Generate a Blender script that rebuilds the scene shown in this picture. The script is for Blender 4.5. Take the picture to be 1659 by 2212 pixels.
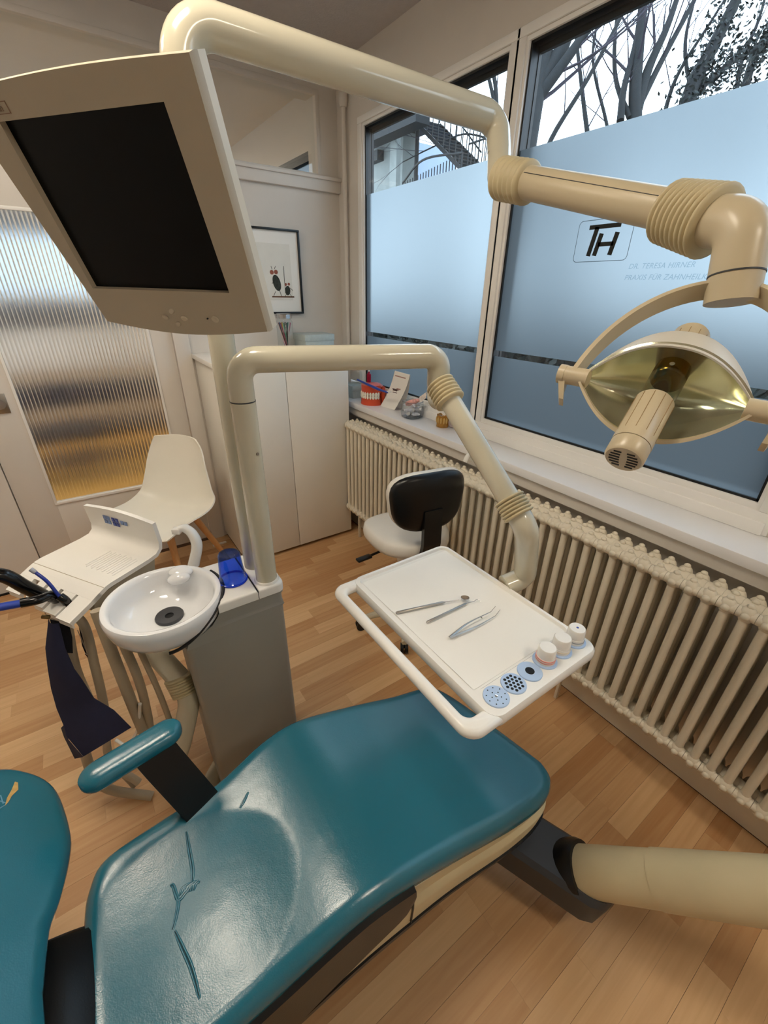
# A dental treatment room: patient chair, instrument unit, operating lamp, window wall with radiator.
# Units are metres. +X runs along the back wall, +Y along the window wall, floor at z = 0.
import bpy, bmesh, math, random
from math import sin, cos, pi, radians
from mathutils import Vector, Matrix, Euler

for o in list(bpy.data.objects):
    bpy.data.objects.remove(o)
scene = bpy.context.scene
C = scene.collection

# ------------------------------------------------------------------ camera
cam_d = bpy.data.cameras.new('camera')
cam = bpy.data.objects.new('camera', cam_d)
C.objects.link(cam)
cam_d.sensor_fit = 'HORIZONTAL'
cam_d.sensor_width = 36.0
cam_d.lens = 919.99 / 1659 * 36.0
cam_d.clip_start = 0.02
cam_d.clip_end = 200
PITCH, ROLL, YAW = radians(27.3727), radians(1.0455), radians(34.9552)
fw = Vector((sin(YAW) * cos(PITCH), cos(YAW) * cos(PITCH), -sin(PITCH)))
rt = Vector((cos(YAW), -sin(YAW), 0))
up = rt.cross(fw)
rt2 = rt * cos(ROLL) + up * sin(ROLL)
up2 = -rt * sin(ROLL) + up * cos(ROLL)
M = Matrix((rt2, up2, -fw)).transposed().to_4x4()
M.translation = Vector((0, 0, 1.55))
cam.matrix_world = M
scene.camera = cam

# ------------------------------------------------------------------ view and sky
scene.view_settings.view_transform = 'Standard'
scene.view_settings.look = 'None'
scene.view_settings.gamma = 1
scene.view_settings.use_curve_mapping = False
scene.view_settings.exposure = 0.31
scene.cycles.use_denoising = True
scene.cycles.max_bounces = 10
scene.cycles.diffuse_bounces = 5
scene.cycles.glossy_bounces = 5
scene.cycles.transmission_bounces = 10
scene.cycles.transparent_max_bounces = 12
scene.cycles.sample_clamp_indirect = 6.0

world = bpy.data.worlds.new('overcast_sky')
scene.world = world
world.use_nodes = True
wn = world.node_tree
wn.nodes.clear()
w_out = wn.nodes.new('ShaderNodeOutputWorld')
w_bg = wn.nodes.new('ShaderNodeBackground')
w_tc = wn.nodes.new('ShaderNodeTexCoord')
w_sep = wn.nodes.new('ShaderNodeSeparateXYZ')
w_rmp = wn.nodes.new('ShaderNodeValToRGB')
wn.links.new(w_tc.outputs['Generated'], w_sep.inputs[0])
wn.links.new(w_sep.outputs['Z'], w_rmp.inputs[0])
wn.links.new(w_rmp.outputs[0], w_bg.inputs[0])
wn.links.new(w_bg.outputs[0], w_out.inputs[0])
w_rmp.color_ramp.elements[0].position = 0.0
w_rmp.color_ramp.elements[0].color = (0.74, 0.87, 1.0, 1)
w_rmp.color_ramp.elements[1].position = 0.8
w_rmp.color_ramp.elements[1].color = (0.62, 0.80, 1.0, 1)
w_bg.inputs[1].default_value = 4.2

CEIL = 2.63
WX = 1.56          # room face of the window frames
BY = 2.77          # face of the back wall
ROOM_LAMPS = [(0.02, 0.86), (-0.50, 1.85), (0.80, -0.95)]  # last one is an added fill, brightening the floor at lower right
ROOM_LAMP_STRENGTH = 29.0
ROOM_LAMP_COLOUR = (1.0, 0.88, 0.71)

# ------------------------------------------------------------------ materials
def lin(c):
    c = [v / 255.0 for v in c]
    return tuple(v / 12.92 if v <= 0.04045 else ((v + 0.055) / 1.055) ** 2.4 for v in c)

def pbsdf(name):
    m = bpy.data.materials.new(name)
    m.use_nodes = True
    return m, m.node_tree, m.node_tree.nodes['Principled BSDF']

def mat(name, rgb, rough=0.5, metal=0.0, var=0.04, scale=8.0, bump=0.0, bscale=60.0, coat=0.0, trans=0.0, ior=1.45, spec=0.5):
    """Procedural surface: base colour with a slight noise variation and fine relief."""
    m, nt, b = pbsdf(name)
    c = lin(rgb)
    tc = nt.nodes.new('ShaderNodeTexCoord')
    n = nt.nodes.new('ShaderNodeTexNoise')
    n.inputs['Scale'].default_value = scale
    n.inputs['Detail'].default_value = 3
    nt.links.new(tc.outputs['Object'], n.inputs['Vector'])
    r = nt.nodes.new('ShaderNodeValToRGB')
    r.color_ramp.elements[0].position = 0.3
    r.color_ramp.elements[1].position = 0.7
    r.color_ramp.elements[0].color = tuple(max(0, v * (1 - var)) for v in c) + (1,)
    r.color_ramp.elements[1].color = tuple(min(1, v * (1 + var)) for v in c) + (1,)
    nt.links.new(n.outputs['Fac'], r.inputs[0])
    nt.links.new(r.outputs[0], b.inputs['Base Color'])
    b.inputs['Roughness'].default_value = rough
    b.inputs['Metallic'].default_value = metal
    b.inputs['IOR'].default_value = ior
    b.inputs['Specular IOR Level'].default_value = spec
    b.inputs['Coat Weight'].default_value = coat
    b.inputs['Coat Roughness'].default_value = 0.08
    b.inputs['Transmission Weight'].default_value = trans
    if bump:
        n2 = nt.nodes.new('ShaderNodeTexNoise')
        n2.inputs['Scale'].default_value = bscale
        n2.inputs['Detail'].default_value = 4
        nt.links.new(tc.outputs['Object'], n2.inputs['Vector'])
        bp = nt.nodes.new('ShaderNodeBump')
        bp.inputs['Strength'].default_value = bump
        bp.inputs['Distance'].default_value = 0.002
        nt.links.new(n2.outputs['Fac'], bp.inputs['Height'])
        nt.links.new(bp.outputs[0], b.inputs['Normal'])
    return m

def emit(name, rgb, strength):
    m = bpy.data.materials.new(name)
    m.use_nodes = True
    nt = m.node_tree
    nt.nodes.clear()
    o = nt.nodes.new('ShaderNodeOutputMaterial')
    e = nt.nodes.new('ShaderNodeEmission')
    e.inputs[0].default_value = tuple(rgb) + (1,)
    e.inputs[1].default_value = strength
    nt.links.new(e.outputs[0], o.inputs[0])
    return m

def pane_mat(name, tint=(0.96, 0.98, 0.98), refl=1.0):
    """Thin window pane: see-through with a Fresnel mirror reflection."""
    m = bpy.data.materials.new(name)
    m.use_nodes = True
    nt = m.node_tree
    nt.nodes.clear()
    o = nt.nodes.new('ShaderNodeOutputMaterial')
    t = nt.nodes.new('ShaderNodeBsdfTransparent')
    t.inputs[0].default_value = tuple(tint) + (1,)
    g = nt.nodes.new('ShaderNodeBsdfGlossy')
    g.inputs['Roughness'].default_value = 0.0
    # Schlick reflectance, the same for both faces of the thin pane
    f = nt.nodes.new('ShaderNodeLayerWeight')
    f.inputs['Blend'].default_value = 0.5
    pw = nt.nodes.new('ShaderNodeMath')
    pw.operation = 'POWER'
    pw.inputs[1].default_value = 5.0
    mu = nt.nodes.new('ShaderNodeMath')
    mu.operation = 'MULTIPLY_ADD'
    mu.inputs[1].default_value = 0.9
    mu.inputs[2].default_value = 0.04 * refl
    mu.use_clamp = True
    mx = nt.nodes.new('ShaderNodeMixShader')
    nt.links.new(f.outputs['Facing'], pw.inputs[0])
    nt.links.new(pw.outputs[0], mu.inputs[0])
    nt.links.new(mu.outputs[0], mx.inputs[0])
    nt.links.new(t.outputs[0], mx.inputs[1])
    nt.links.new(g.outputs[0], mx.inputs[2])
    nt.links.new(mx.outputs[0], o.inputs[0])
    return m

def film_mat(name='frosted_film', k=1.0):
    """Satin frosting on the window: part scattered light, part blurred view."""
    m = bpy.data.materials.new(name)
    m.use_nodes = True
    nt = m.node_tree
    nt.nodes.clear()
    o = nt.nodes.new('ShaderNodeOutputMaterial')
    t = nt.nodes.new('ShaderNodeBsdfTranslucent')
    t.inputs[0].default_value = (0.226 * k, 0.262 * k, 0.284 * k, 1)
    r = nt.nodes.new('ShaderNodeBsdfRefraction')
    r.inputs['Color'].default_value = (0.297 * k, 0.333 * k, 0.352 * k, 1)
    r.inputs['Roughness'].default_value = 0.62
    r.inputs['IOR'].default_value = 1.35
    d = nt.nodes.new('ShaderNodeBsdfDiffuse')
    d.inputs[0].default_value = (0.35 * k, 0.38 * k, 0.40 * k, 1)
    m1 = nt.nodes.new('ShaderNodeMixShader')
    m1.inputs[0].default_value = 0.72
    m2 = nt.nodes.new('ShaderNodeMixShader')
    m2.inputs[0].default_value = 0.12
    nt.links.new(t.outputs[0], m1.inputs[1])
    nt.links.new(r.outputs[0], m1.inputs[2])
    nt.links.new(m1.outputs[0], m2.inputs[1])
    nt.links.new(d.outputs[0], m2.inputs[2])
    nt.links.new(m2.outputs[0], o.inputs[0])
    return m

def wood_mat(name, dark, light, grain_scale=(2.0, 40.0, 40.0), rough=0.38, by_piece=True):
    m, nt, b = pbsdf(name)
    tc = nt.nodes.new('ShaderNodeTexCoord')
    mp = nt.nodes.new('ShaderNodeMapping')
    mp.inputs['Scale'].default_value = grain_scale
    oi = nt.nodes.new('ShaderNodeObjectInfo')
    ge = nt.nodes.new('ShaderNodeNewGeometry')
    add = nt.nodes.new('ShaderNodeMath')
    add.operation = 'ADD'
    nt.links.new(oi.outputs['Random'], add.inputs[0])
    nt.links.new(ge.outputs['Random Per Island'], add.inputs[1])
    fr = nt.nodes.new('ShaderNodeMath')
    fr.operation = 'FRACT'
    nt.links.new(add.outputs[0], fr.inputs[0])
    # world-space grain, shifted per piece
    cmb = nt.nodes.new('ShaderNodeCombineXYZ')
    mul = nt.nodes.new('ShaderNodeMath')
    mul.operation = 'MULTIPLY'
    mul.inputs[1].default_value = 37.0
    nt.links.new(fr.outputs[0], mul.inputs[0])
    nt.links.new(mul.outputs[0], cmb.inputs['X'])
    va = nt.nodes.new('ShaderNodeVectorMath')
    va.operation = 'ADD'
    nt.links.new(ge.outputs['Position'], va.inputs[0])
    nt.links.new(cmb.outputs[0], va.inputs[1])
    nt.links.new(va.outputs[0], mp.inputs['Vector'])
    n = nt.nodes.new('ShaderNodeTexNoise')
    n.inputs['Scale'].default_value = 1.6
    n.inputs['Detail'].default_value = 6
    n.inputs['Distortion'].default_value = 0.7
    nt.links.new(mp.outputs[0], n.inputs['Vector'])
    mixv = nt.nodes.new('ShaderNodeMath')
    mixv.operation = 'MULTIPLY_ADD'
    mixv.inputs[1].default_value = 0.55 if by_piece else 0.0
    nt.links.new(fr.outputs[0], mixv.inputs[0])
    mg = nt.nodes.new('ShaderNodeMath')
    mg.operation = 'MULTIPLY'
    mg.inputs[1].default_value = 0.50 if by_piece else 1.0
    nt.links.new(n.outputs['Fac'], mg.inputs[0])
    nt.links.new(mg.outputs[0], mixv.inputs[2])
    r = nt.nodes.new('ShaderNodeValToRGB')
    r.color_ramp.elements[0].position = 0.15
    r.color_ramp.elements[1].position = 0.85
    r.color_ramp.elements[0].color = lin(dark) + (1,)
    r.color_ramp.elements[1].color = lin(light) + (1,)
    nt.links.new(mixv.outputs[0], r.inputs[0])
    nt.links.new(r.outputs[0], b.inputs['Base Color'])
    b.inputs['Roughness'].default_value = rough
    return m

M_WALL = mat('wall_paint', (213, 207, 199), 0.7, var=0.015, bump=0.08, bscale=180)
M_CEIL = mat('woodchip_ceiling_paint', (184, 177, 173), 0.85, var=0.03, scale=30, bump=0.9, bscale=95)
M_WHITE = mat('white_lacquer', (232, 230, 226), 0.35, var=0.01)
M_SILL = mat('white_sill_laminate', (236, 236, 238), 0.28, var=0.01)
M_UPVC = mat('window_frame_white', (238, 237, 234), 0.3, var=0.01)
M_BLACK = mat('black_rubber', (16, 16, 18), 0.45, var=0.1)
M_BLKPL = mat('black_plastic', (14, 15, 17), 0.3, var=0.1, bump=0.1, bscale=400)
M_CAB = mat('cabinet_white', (228, 224, 215), 0.4, var=0.01)
M_RAD = mat('radiator_enamel', (224, 216, 198), 0.38, var=0.02)
M_CREAM = mat('cream_enamel', (202, 196, 175), 0.16, var=0.015, coat=0.4)
M_CREAM2 = mat('aged_cream_plastic', (206, 192, 156), 0.42, var=0.03)
M_LAMP = mat('lamp_beige', (198, 184, 155), 0.3, var=0.02)
M_BELLOW = mat('bellows_beige', (200, 186, 150), 0.5, var=0.03)
M_MON = mat('monitor_beige', (186, 176, 156), 0.5, var=0.015, bump=0.12, bscale=900)
M_SCREEN = mat('screen_glass_off', (5, 6, 7), 0.3, var=0.2, spec=0.15)
M_WPL = mat('white_plastic', (238, 236, 230), 0.22, var=0.008)
M_CERAM = mat('white_ceramic', (236, 238, 240), 0.08, var=0.005, coat=0.6)
M_GREY = mat('grey_satin_metal', (160, 158, 150), 0.42, metal=0.12, var=0.02, bump=0.05, bscale=300)
M_DGREY = mat('dark_grey_plastic', (58, 60, 64), 0.45, var=0.05)
M_HOSE = mat('hose_grey', (176, 164, 142), 0.5, var=0.03)
M_STEEL = mat('polished_steel', (196, 196, 198), 0.16, metal=1.0, var=0.03)
M_DSTEEL = mat('brushed_dark_steel', (176, 173, 168), 0.28, metal=1.0, var=0.05)
M_CHROME = mat('chrome', (215, 215, 215), 0.07, metal=1.0, var=0.01)
M_PAPER = mat('tray_paper', (240, 238, 232), 0.75, var=0.01)
M_BLUECUP = mat('blue_cup', (20, 60, 200), 0.12, var=0.02, trans=0.0)
M_BLUE = mat('blue_plastic', (38, 66, 160), 0.35, var=0.04)
M_NAVY = mat('navy_bib', (22, 26, 54), 0.75, var=0.08, scale=40, bump=0.3, bscale=600)
M_DISC = mat('pale_blue_disc', (176, 200, 232), 0.35, var=0.02)
M_HOLE = mat('dark_hole', (8, 8, 10), 0.6)
M_DARKWOOD = mat('dark_bench', (52, 48, 52), 0.6, var=0.1)
M_BEECH = wood_mat('beech_legs', (176, 120, 66), (206, 154, 98), (30, 30, 3), 0.45, by_piece=False)
M_FLOOR = wood_mat('laminate_planks', (178, 130, 84), (222, 184, 138))
M_SUB = mat('subfloor_gap', (96, 66, 40), 0.8)
M_SEAT = mat('stool_white_vinyl', (226, 222, 214), 0.38, var=0.015, bump=0.12, bscale=250)
M_SHELL = mat('white_shell_plastic', (236, 232, 220), 0.32, var=0.01)
M_PANE = pane_mat('window_glass')
M_FILM = film_mat()

def teal_mat():
    m, nt, b = pbsdf('teal_vinyl')
    tc = nt.nodes.new('ShaderNodeTexCoord')
    n = nt.nodes.new('ShaderNodeTexNoise')
    n.inputs['Scale'].default_value = 3
    nt.links.new(tc.outputs['Object'], n.inputs['Vector'])
    r = nt.nodes.new('ShaderNodeValToRGB')
    r.color_ramp.elements[0].color = lin((24, 98, 118)) + (1,)
    r.color_ramp.elements[1].color = lin((31, 112, 134)) + (1,)
    nt.links.new(n.outputs['Fac'], r.inputs[0])
    nt.links.new(r.outputs[0], b.inputs['Base Color'])
    b.inputs['Roughness'].default_value = 0.25
    b.inputs['Specular IOR Level'].default_value = 0.75
    v = nt.nodes.new('ShaderNodeTexVoronoi')
    v.inputs['Scale'].default_value = 420
    n3 = nt.nodes.new('ShaderNodeTexNoise')
    n3.inputs['Scale'].default_value = 26
    n3.inputs['Detail'].default_value = 5
    nt.links.new(tc.outputs['Object'], v.inputs['Vector'])
    nt.links.new(tc.outputs['Object'], n3.inputs['Vector'])
    ad = nt.nodes.new('ShaderNodeMath')
    ad.operation = 'MULTIPLY_ADD'
    ad.inputs[1].default_value = 0.12
    nt.links.new(v.outputs['Distance'], ad.inputs[0])
    nt.links.new(n3.outputs['Fac'], ad.inputs[2])
    bp = nt.nodes.new('ShaderNodeBump')
    bp.inputs['Strength'].default_value = 0.16
    bp.inputs['Distance'].default_value = 0.004
    nt.links.new(ad.outputs[0], bp.inputs['Height'])
    nt.links.new(bp.outputs[0], b.inputs['Normal'])
    return m
M_TEAL = teal_mat()

# ------------------------------------------------------------------ geometry helpers
def V(*a):
    return Vector(a if len(a) == 3 else a[0])

def box(bm, lo, hi, bev=0.0, seg=2, rot=None, about=None):
    lo, hi = Vector(lo), Vector(hi)
    r = bmesh.ops.create_cube(bm, size=1.0)
    vs = r['verts']
    c, s = (lo + hi) / 2, hi - lo
    for v in vs:
        v.co = Vector((v.co.x * s.x, v.co.y * s.y, v.co.z * s.z)) + c
    if bev > 0:
        es = list({e for v in vs for e in v.link_edges})
        rb = bmesh.ops.bevel(bm, geom=es, offset=bev, segments=seg, affect='EDGES', profile=0.5)
        vs = list({v for f in rb['faces'] for v in f.verts} | {v for v in vs if v.is_valid})
    if rot is not None:
        ab = Vector(about) if about is not None else c
        for v in vs:
            v.co = rot @ (v.co - ab) + ab
    return vs

def obox(bm, centre, size, X, Y, Z, bev=0.0, seg=2):
    """Box with its own axes."""
    vs = box(bm, -Vector(size) / 2, Vector(size) / 2, bev, seg)
    X, Y, Z, c = Vector(X).normalized(), Vector(Y).normalized(), Vector(Z).normalized(), Vector(centre)
    for v in vs:
        v.co = c + X * v.co.x + Y * v.co.y + Z * v.co.z
    return vs

def fillet(pts, r, n=8):
    pts = [Vector(p) for p in pts]
    rs = r if isinstance(r, (list, tuple)) else [r] * len(pts)
    out = [pts[0]]
    for i in range(1, len(pts) - 1):
        a, b, c = pts[i - 1], pts[i], pts[i + 1]
        d1, d2 = (a - b), (c - b)
        l1, l2 = d1.length, d2.length
        d1.normalize(); d2.normalize()
        ang = d1.angle(d2)
        if rs[i] <= 0 or ang > pi - 0.02:
            out.append(b); continue
        t = min(rs[i] / math.tan(ang / 2), l1 * 0.49, l2 * 0.49)
        rr = t * math.tan(ang / 2)
        bis = (d1 + d2).normalized()
        cen = b + bis * (rr / sin(ang / 2))
        p1, p2 = b + d1 * t, b + d2 * t
        v1, v2 = p1 - cen, p2 - cen
        tot = v1.angle(v2)
        ax = v1.cross(v2).normalized()
        for k in range(n + 1):
            out.append(cen + Matrix.Rotation(tot * k / n, 3, ax) @ v1)
    out.append(pts[-1])
    return out

def smooth_path(pts, n=8):
    """Catmull-Rom through the points."""
    pts = [Vector(p) for p in pts]
    P = [2 * pts[0] - pts[1]] + pts + [2 * pts[-1] - pts[-2]]
    out = []
    for i in range(1, len(P) - 2):
        p0, p1, p2, p3 = P[i - 1], P[i], P[i + 1], P[i + 2]
        for k in range(n):
            t = k / n
            out.append(0.5 * ((2 * p1) + (p2 - p0) * t + (2 * p0 - 5 * p1 + 4 * p2 - p3) * t * t + (3 * p1 - p0 - 3 * p2 + p3) * t ** 3))
    out.append(pts[-1])
    return out

def tube(bm, pts, rad, seg=20, caps=True, flat=None):
    """Swept round tube; rad is a number or one per point. flat squashes along a fixed direction."""
    pts = [Vector(p) for p in pts]
    n = len(pts)
    rads = rad if isinstance(rad, (list, tuple)) else [rad] * n
    rings = []
    t0 = (pts[1] - pts[0]).normalized()
    ref = Vector((0, 0, 1)) if abs(t0.z) < 0.9 else Vector((1, 0, 0))
    u = t0.cross(ref).normalized()
    for i, p in enumerate(pts):
        if i == 0: t = pts[1] - pts[0]
        elif i == n - 1: t = pts[-1] - pts[-2]
        else: t = (pts[i] - pts[i - 1]).normalized() + (pts[i + 1] - pts[i]).normalized()
        t.normalize()
        u = (u - t * u.dot(t)).normalized()
        w = t.cross(u)
        ring = []
        for k in range(seg):
            a = 2 * pi * k / seg
            ring.append(bm.verts.new(p + (u * cos(a) + w * sin(a)) * rads[i]))
        rings.append(ring)
    for i in range(n - 1):
        for k in range(seg):
            bm.faces.new((rings[i][k], rings[i][(k + 1) % seg], rings[i + 1][(k + 1) % seg], rings[i + 1][k]))
    if caps:
        bm.faces.new(list(reversed(rings[0])))
        bm.faces.new(rings[-1])
    return rings

def frame_of(axis):
    z = Vector(axis).normalized()
    ref = Vector((0, 0, 1)) if abs(z.z) < 0.9 else Vector((1, 0, 0))
    x = ref.cross(z).normalized()
    return x, z.cross(x), z

def lathe(bm, prof, origin=(0, 0, 0), axis=(0, 0, 1), seg=32, closed=False, arc=2 * pi, start=0.0):
    """Revolve (radius, height) pairs about an axis."""
    x, y, z = frame_of(axis)
    o = Vector(origin)
    full = abs(arc - 2 * pi) < 1e-6
    cnt = seg if full else seg + 1
    rings = []
    for r, h in prof:
        if r < 1e-6:
            rings.append([bm.verts.new(o + z * h)])
        else:
            rings.append([bm.verts.new(o + z * h + (x * cos(start + arc * k / seg) + y * sin(start + arc * k / seg)) * r) for k in range(cnt)])
    pairs = list(zip(rings, rings[1:]))
    if closed:
        pairs.append((rings[-1], rings[0]))
    for a, b in pairs:
        for k in range(seg):
            k2 = (k + 1) % cnt if full else k + 1
            va = [a[0]] if len(a) == 1 else [a[k], a[k2]]
            vb = [b[0]] if len(b) == 1 else [b[k2], b[k]]
            if len(va) + len(vb) >= 3:
                bm.faces.new(va + vb)
    return rings

def prism(bm, poly, off):
    """Closed polygon (list of points) extruded by a vector."""
    off = Vector(off)
    a = [bm.verts.new(Vector(p)) for p in poly]
    b = [bm.verts.new(Vector(p) + off) for p in poly]
    n = len(a)
    bm.faces.new(list(reversed(a)))
    bm.faces.new(b)
    for i in range(n):
        bm.faces.new((a[i], a[(i + 1) % n], b[(i + 1) % n], b[i]))

def loft(bm, rings, close=True, caps=True):
    R = [[bm.verts.new(Vector(p)) for p in r] for r in rings]
    n = len(R[0])
    for a, b in zip(R, R[1:]):
        for k in range(n if close else n - 1):
            k2 = (k + 1) % n
            bm.faces.new((a[k], a[k2], b[k2], b[k]))
    if caps and close:
        bm.faces.new(list(reversed(R[0])))
        bm.faces.new(R[-1])
    return R

def sheet(bm, grid, thick):
    """Thin curved sheet from a grid of points, given real thickness."""
    G = [[Vector(p) for p in row] for row in grid]
    n, m = len(G), len(G[0])
    N = []
    for i in range(n):
        row = []
        for j in range(m):
            du = G[min(i + 1, n - 1)][j] - G[max(i - 1, 0)][j]
            dv = G[i][min(j + 1, m - 1)] - G[i][max(j - 1, 0)]
            row.append(du.cross(dv).normalized())
        N.append(row)
    A = [[bm.verts.new(G[i][j]) for j in range(m)] for i in range(n)]
    B = [[bm.verts.new(G[i][j] - N[i][j] * thick) for j in range(m)] for i in range(n)]
    for i in range(n - 1):
        for j in range(m - 1):
            bm.faces.new((A[i][j], A[i + 1][j], A[i + 1][j + 1], A[i][j + 1]))
            bm.faces.new((B[i][j], B[i][j + 1], B[i + 1][j + 1], B[i + 1][j]))
    for i in range(n - 1):
        bm.faces.new((A[i][0], B[i][0], B[i + 1][0], A[i + 1][0]))
        bm.faces.new((A[i][-1], A[i + 1][-1], B[i + 1][-1], B[i][-1]))
    for j in range(m - 1):
        bm.faces.new((A[0][j], A[0][j + 1], B[0][j + 1], B[0][j]))
        bm.faces.new((A[-1][j], B[-1][j], B[-1][j + 1], A[-1][j + 1]))

def ellipsoid(bm, c, r, X=(1, 0, 0), Y=(0, 1, 0), Z=(0, 0, 1), u=20, v=12):
    vs = bmesh.ops.create_uvsphere(bm, u_segments=u, v_segments=v, radius=1.0)['verts']
    X, Y, Z, c = Vector(X).normalized(), Vector(Y).normalized(), Vector(Z).normalized(), Vector(c)
    for w in vs:
        w.co = c + X * w.co.x * r[0] + Y * w.co.y * r[1] + Z * w.co.z * r[2]
    return vs

def interp(tab, x):
    if x <= tab[0][0]: return tab[0][1]
    for (a, b), (c, d) in zip(tab, tab[1:]):
        if x <= c:
            t = (x - a) / (c - a)
            return b + (d - b) * t
    return tab[-1][1]

def sm(a, b, x):
    t = max(0.0, min(1.0, (x - a) / (b - a)))
    return t * t * (3 - 2 * t)

def link(name, bm, m, parent=None, smooth=35.0, local=False):
    bmesh.ops.recalc_face_normals(bm, faces=bm.faces)
    if parent is not None and not local:
        root = parent
        while root.parent is not None:
            root = root.parent
        off = root.location.copy()
        for v in bm.verts:
            v.co -= off
    if smooth:
        lim = radians(smooth)
        for f in bm.faces:
            f.smooth = True
        for e in bm.edges:
            if len(e.link_faces) == 2:
                e.smooth = e.calc_face_angle(0) < lim
    me = bpy.data.meshes.new(name)
    bm.to_mesh(me)
    bm.free()
    for mm in (m if isinstance(m, (list, tuple)) else [m]):
        me.materials.append(mm)
    o = bpy.data.objects.new(name, me)
    C.objects.link(o)
    if parent is not None:
        o.parent = parent
    return o

def part(name, build, m, parent, smooth=35.0, local=False, label=None):
    bm = bmesh.new()
    build(bm)
    o = link(name, bm, m, parent, smooth, local)
    if label: o['label'] = label
    return o

def tag(o, label=None, cat=None, group=None, kind=None):
    if label: o['label'] = label
    if cat: o['category'] = cat
    if group: o['group'] = group
    if kind: o['kind'] = kind
    return o

def thing(name, loc, label=None, cat=None, group=None, kind=None, rz=0.0):
    o = bpy.data.objects.new(name, None)
    o.empty_display_size = 0.05
    C.objects.link(o)
    o.location = loc
    o.rotation_euler = (0, 0, rz)
    return tag(o, label, cat, group, kind)

def copy_tree(o, parent=None):
    c = o.copy()
    C.objects.link(c)
    c.parent = parent
    for ch in list(o.children):
        copy_tree(ch, c)
    return c

def text_mesh(name, s, size, origin, X, Y, m, parent, shear=0.0, depth=0.0006, font_offset=0.0, space=1.0):
    cu = bpy.data.curves.new(name, 'FONT')
    cu.body = s
    cu.size = size
    cu.shear = shear
    cu.extrude = depth
    cu.offset = font_offset
    cu.space_character = space
    tmp = bpy.data.objects.new(name + '_tmp', cu)
    C.objects.link(tmp)
    dg = bpy.context.evaluated_depsgraph_get()
    me = bpy.data.meshes.new_from_object(tmp.evaluated_get(dg))
    bpy.data.objects.remove(tmp)
    bpy.data.curves.remove(cu)
    X, Y = Vector(X).normalized(), Vector(Y).normalized()
    Zn = X.cross(Y)
    root = parent
    while root is not None and root.parent is not None:
        root = root.parent
    off = root.location if root is not None else Vector((0, 0, 0))
    for v in me.vertices:
        v.co = Vector(origin) + X * v.co.x + Y * v.co.y + Zn * v.co.z - off
    me.materials.clear()
    me.materials.append(m)
    me.name = name
    o = bpy.data.objects.new(name, me)
    C.objects.link(o)
    o.parent = parent
    return o

def seam(name, c, axis, r, parent, m=None, w=0.0012):
    """Thin dark joint line round a tube."""
    return part(name, lambda bm: lathe(bm, [(r - 0.002, -w), (r + 0.0006, -w), (r + 0.0006, w), (r - 0.002, w)], c, axis, 32, closed=True), m or M_DGREY, parent)

def bellows(bm, p0, p1, r0, r1, n=7, amp=0.004, ends=(1.0, 1.0), seg=28):
    """Ribbed sleeve between two points."""
    ax = Vector(p1) - Vector(p0)
    L = ax.length
    prof = [(0.6 * r0, 0.0)]
    for i in range(n):
        a, b = i / n, (i + 1) / n
        ra = r0 + (r1 - r0) * (a + b) / 2
        for q, k in ((0.08, -0.6), (0.3, 0.8), (0.5, 1.0), (0.7, 0.8), (0.92, -0.6)):
            prof.append((ra + amp * k, L * (a + (b - a) * q)))
    prof.append((0.6 * r1, L))
    lathe(bm, prof, p0, ax, seg)

# ================================================================== room shell
rng = random.Random(4)
X0, Y0 = -1.75, -1.95       # left wall and rear wall, both out of frame

floor = thing('floor', (0, 0, 0), kind='structure')
part('subfloor', lambda bm: box(bm, (X0, Y0, -0.06), (WX, BY + 0.12, -0.0045)), M_SUB, floor, smooth=0)
pl_me = None
def plank_mesh():
    bm = bmesh.new()
    box(bm, (0, 0, -0.0045), (1, 1, 0))
    me = bpy.data.meshes.new('plank')
    bm.to_mesh(me); bm.free()
    me.materials.append(M_FLOOR)
    return me
pl_me = plank_mesh()
W_PL = 0.0655
far_bm = bmesh.new()
cnt = 0
row = 0
y = Y0
while y < BY - 0.005:
    w = min(W_PL, BY - y)
    board = row // 3
    x = X0 - rng.uniform(0.0, 0.4)
    while x < 1.43:
        ln = rng.choice((0.32, 0.38, 0.44, 0.5, 0.56))
        a, b = max(x, X0), min(x + ln, 1.43)
        x += ln
        if b - a < 0.01:
            continue
        g = 0.00015 if (row % 3) else 0.0005
        inview = b > -0.72 and y > -0.32 and cnt < 288 and (b > -0.55 or y > 1.2)
        if inview:
            o = bpy.data.objects.new('plank', pl_me)
            C.objects.link(o)
            o.parent = floor
            o.location = (a + 0.0001, y + g, 0)
            o.scale = (b - a - 0.0002, w - 2 * g, 1)
            cnt += 1
        else:
            box(far_bm, (a + 0.0003, y + g, -0.0045), (b - 0.0003, y + w - g, 0))
    y += W_PL
    row += 1
pf = link('plank_field', far_bm, M_FLOOR, floor, 0)
pf['kind'] = 'stuff'

def struct(name, build, m, smooth=0):
    bm = bmesh.new()
    build(bm)
    o = link(name, bm, m, None, smooth)
    o['kind'] = 'structure'
    return o

struct('ceiling', lambda bm: box(bm, (X0, Y0, CEIL), (WX + 0.25, BY + 0.12, CEIL + 0.1)), M_CEIL)
struct('wall_left', lambda bm: box(bm, (X0 - 0.1, Y0 - 0.1, 0), (X0, BY + 0.12, CEIL)), M_WALL)
struct('wall_rear', lambda bm: box(bm, (X0, Y0 - 0.1, 0), (WX + 0.25, Y0, CEIL)), M_WALL)

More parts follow.
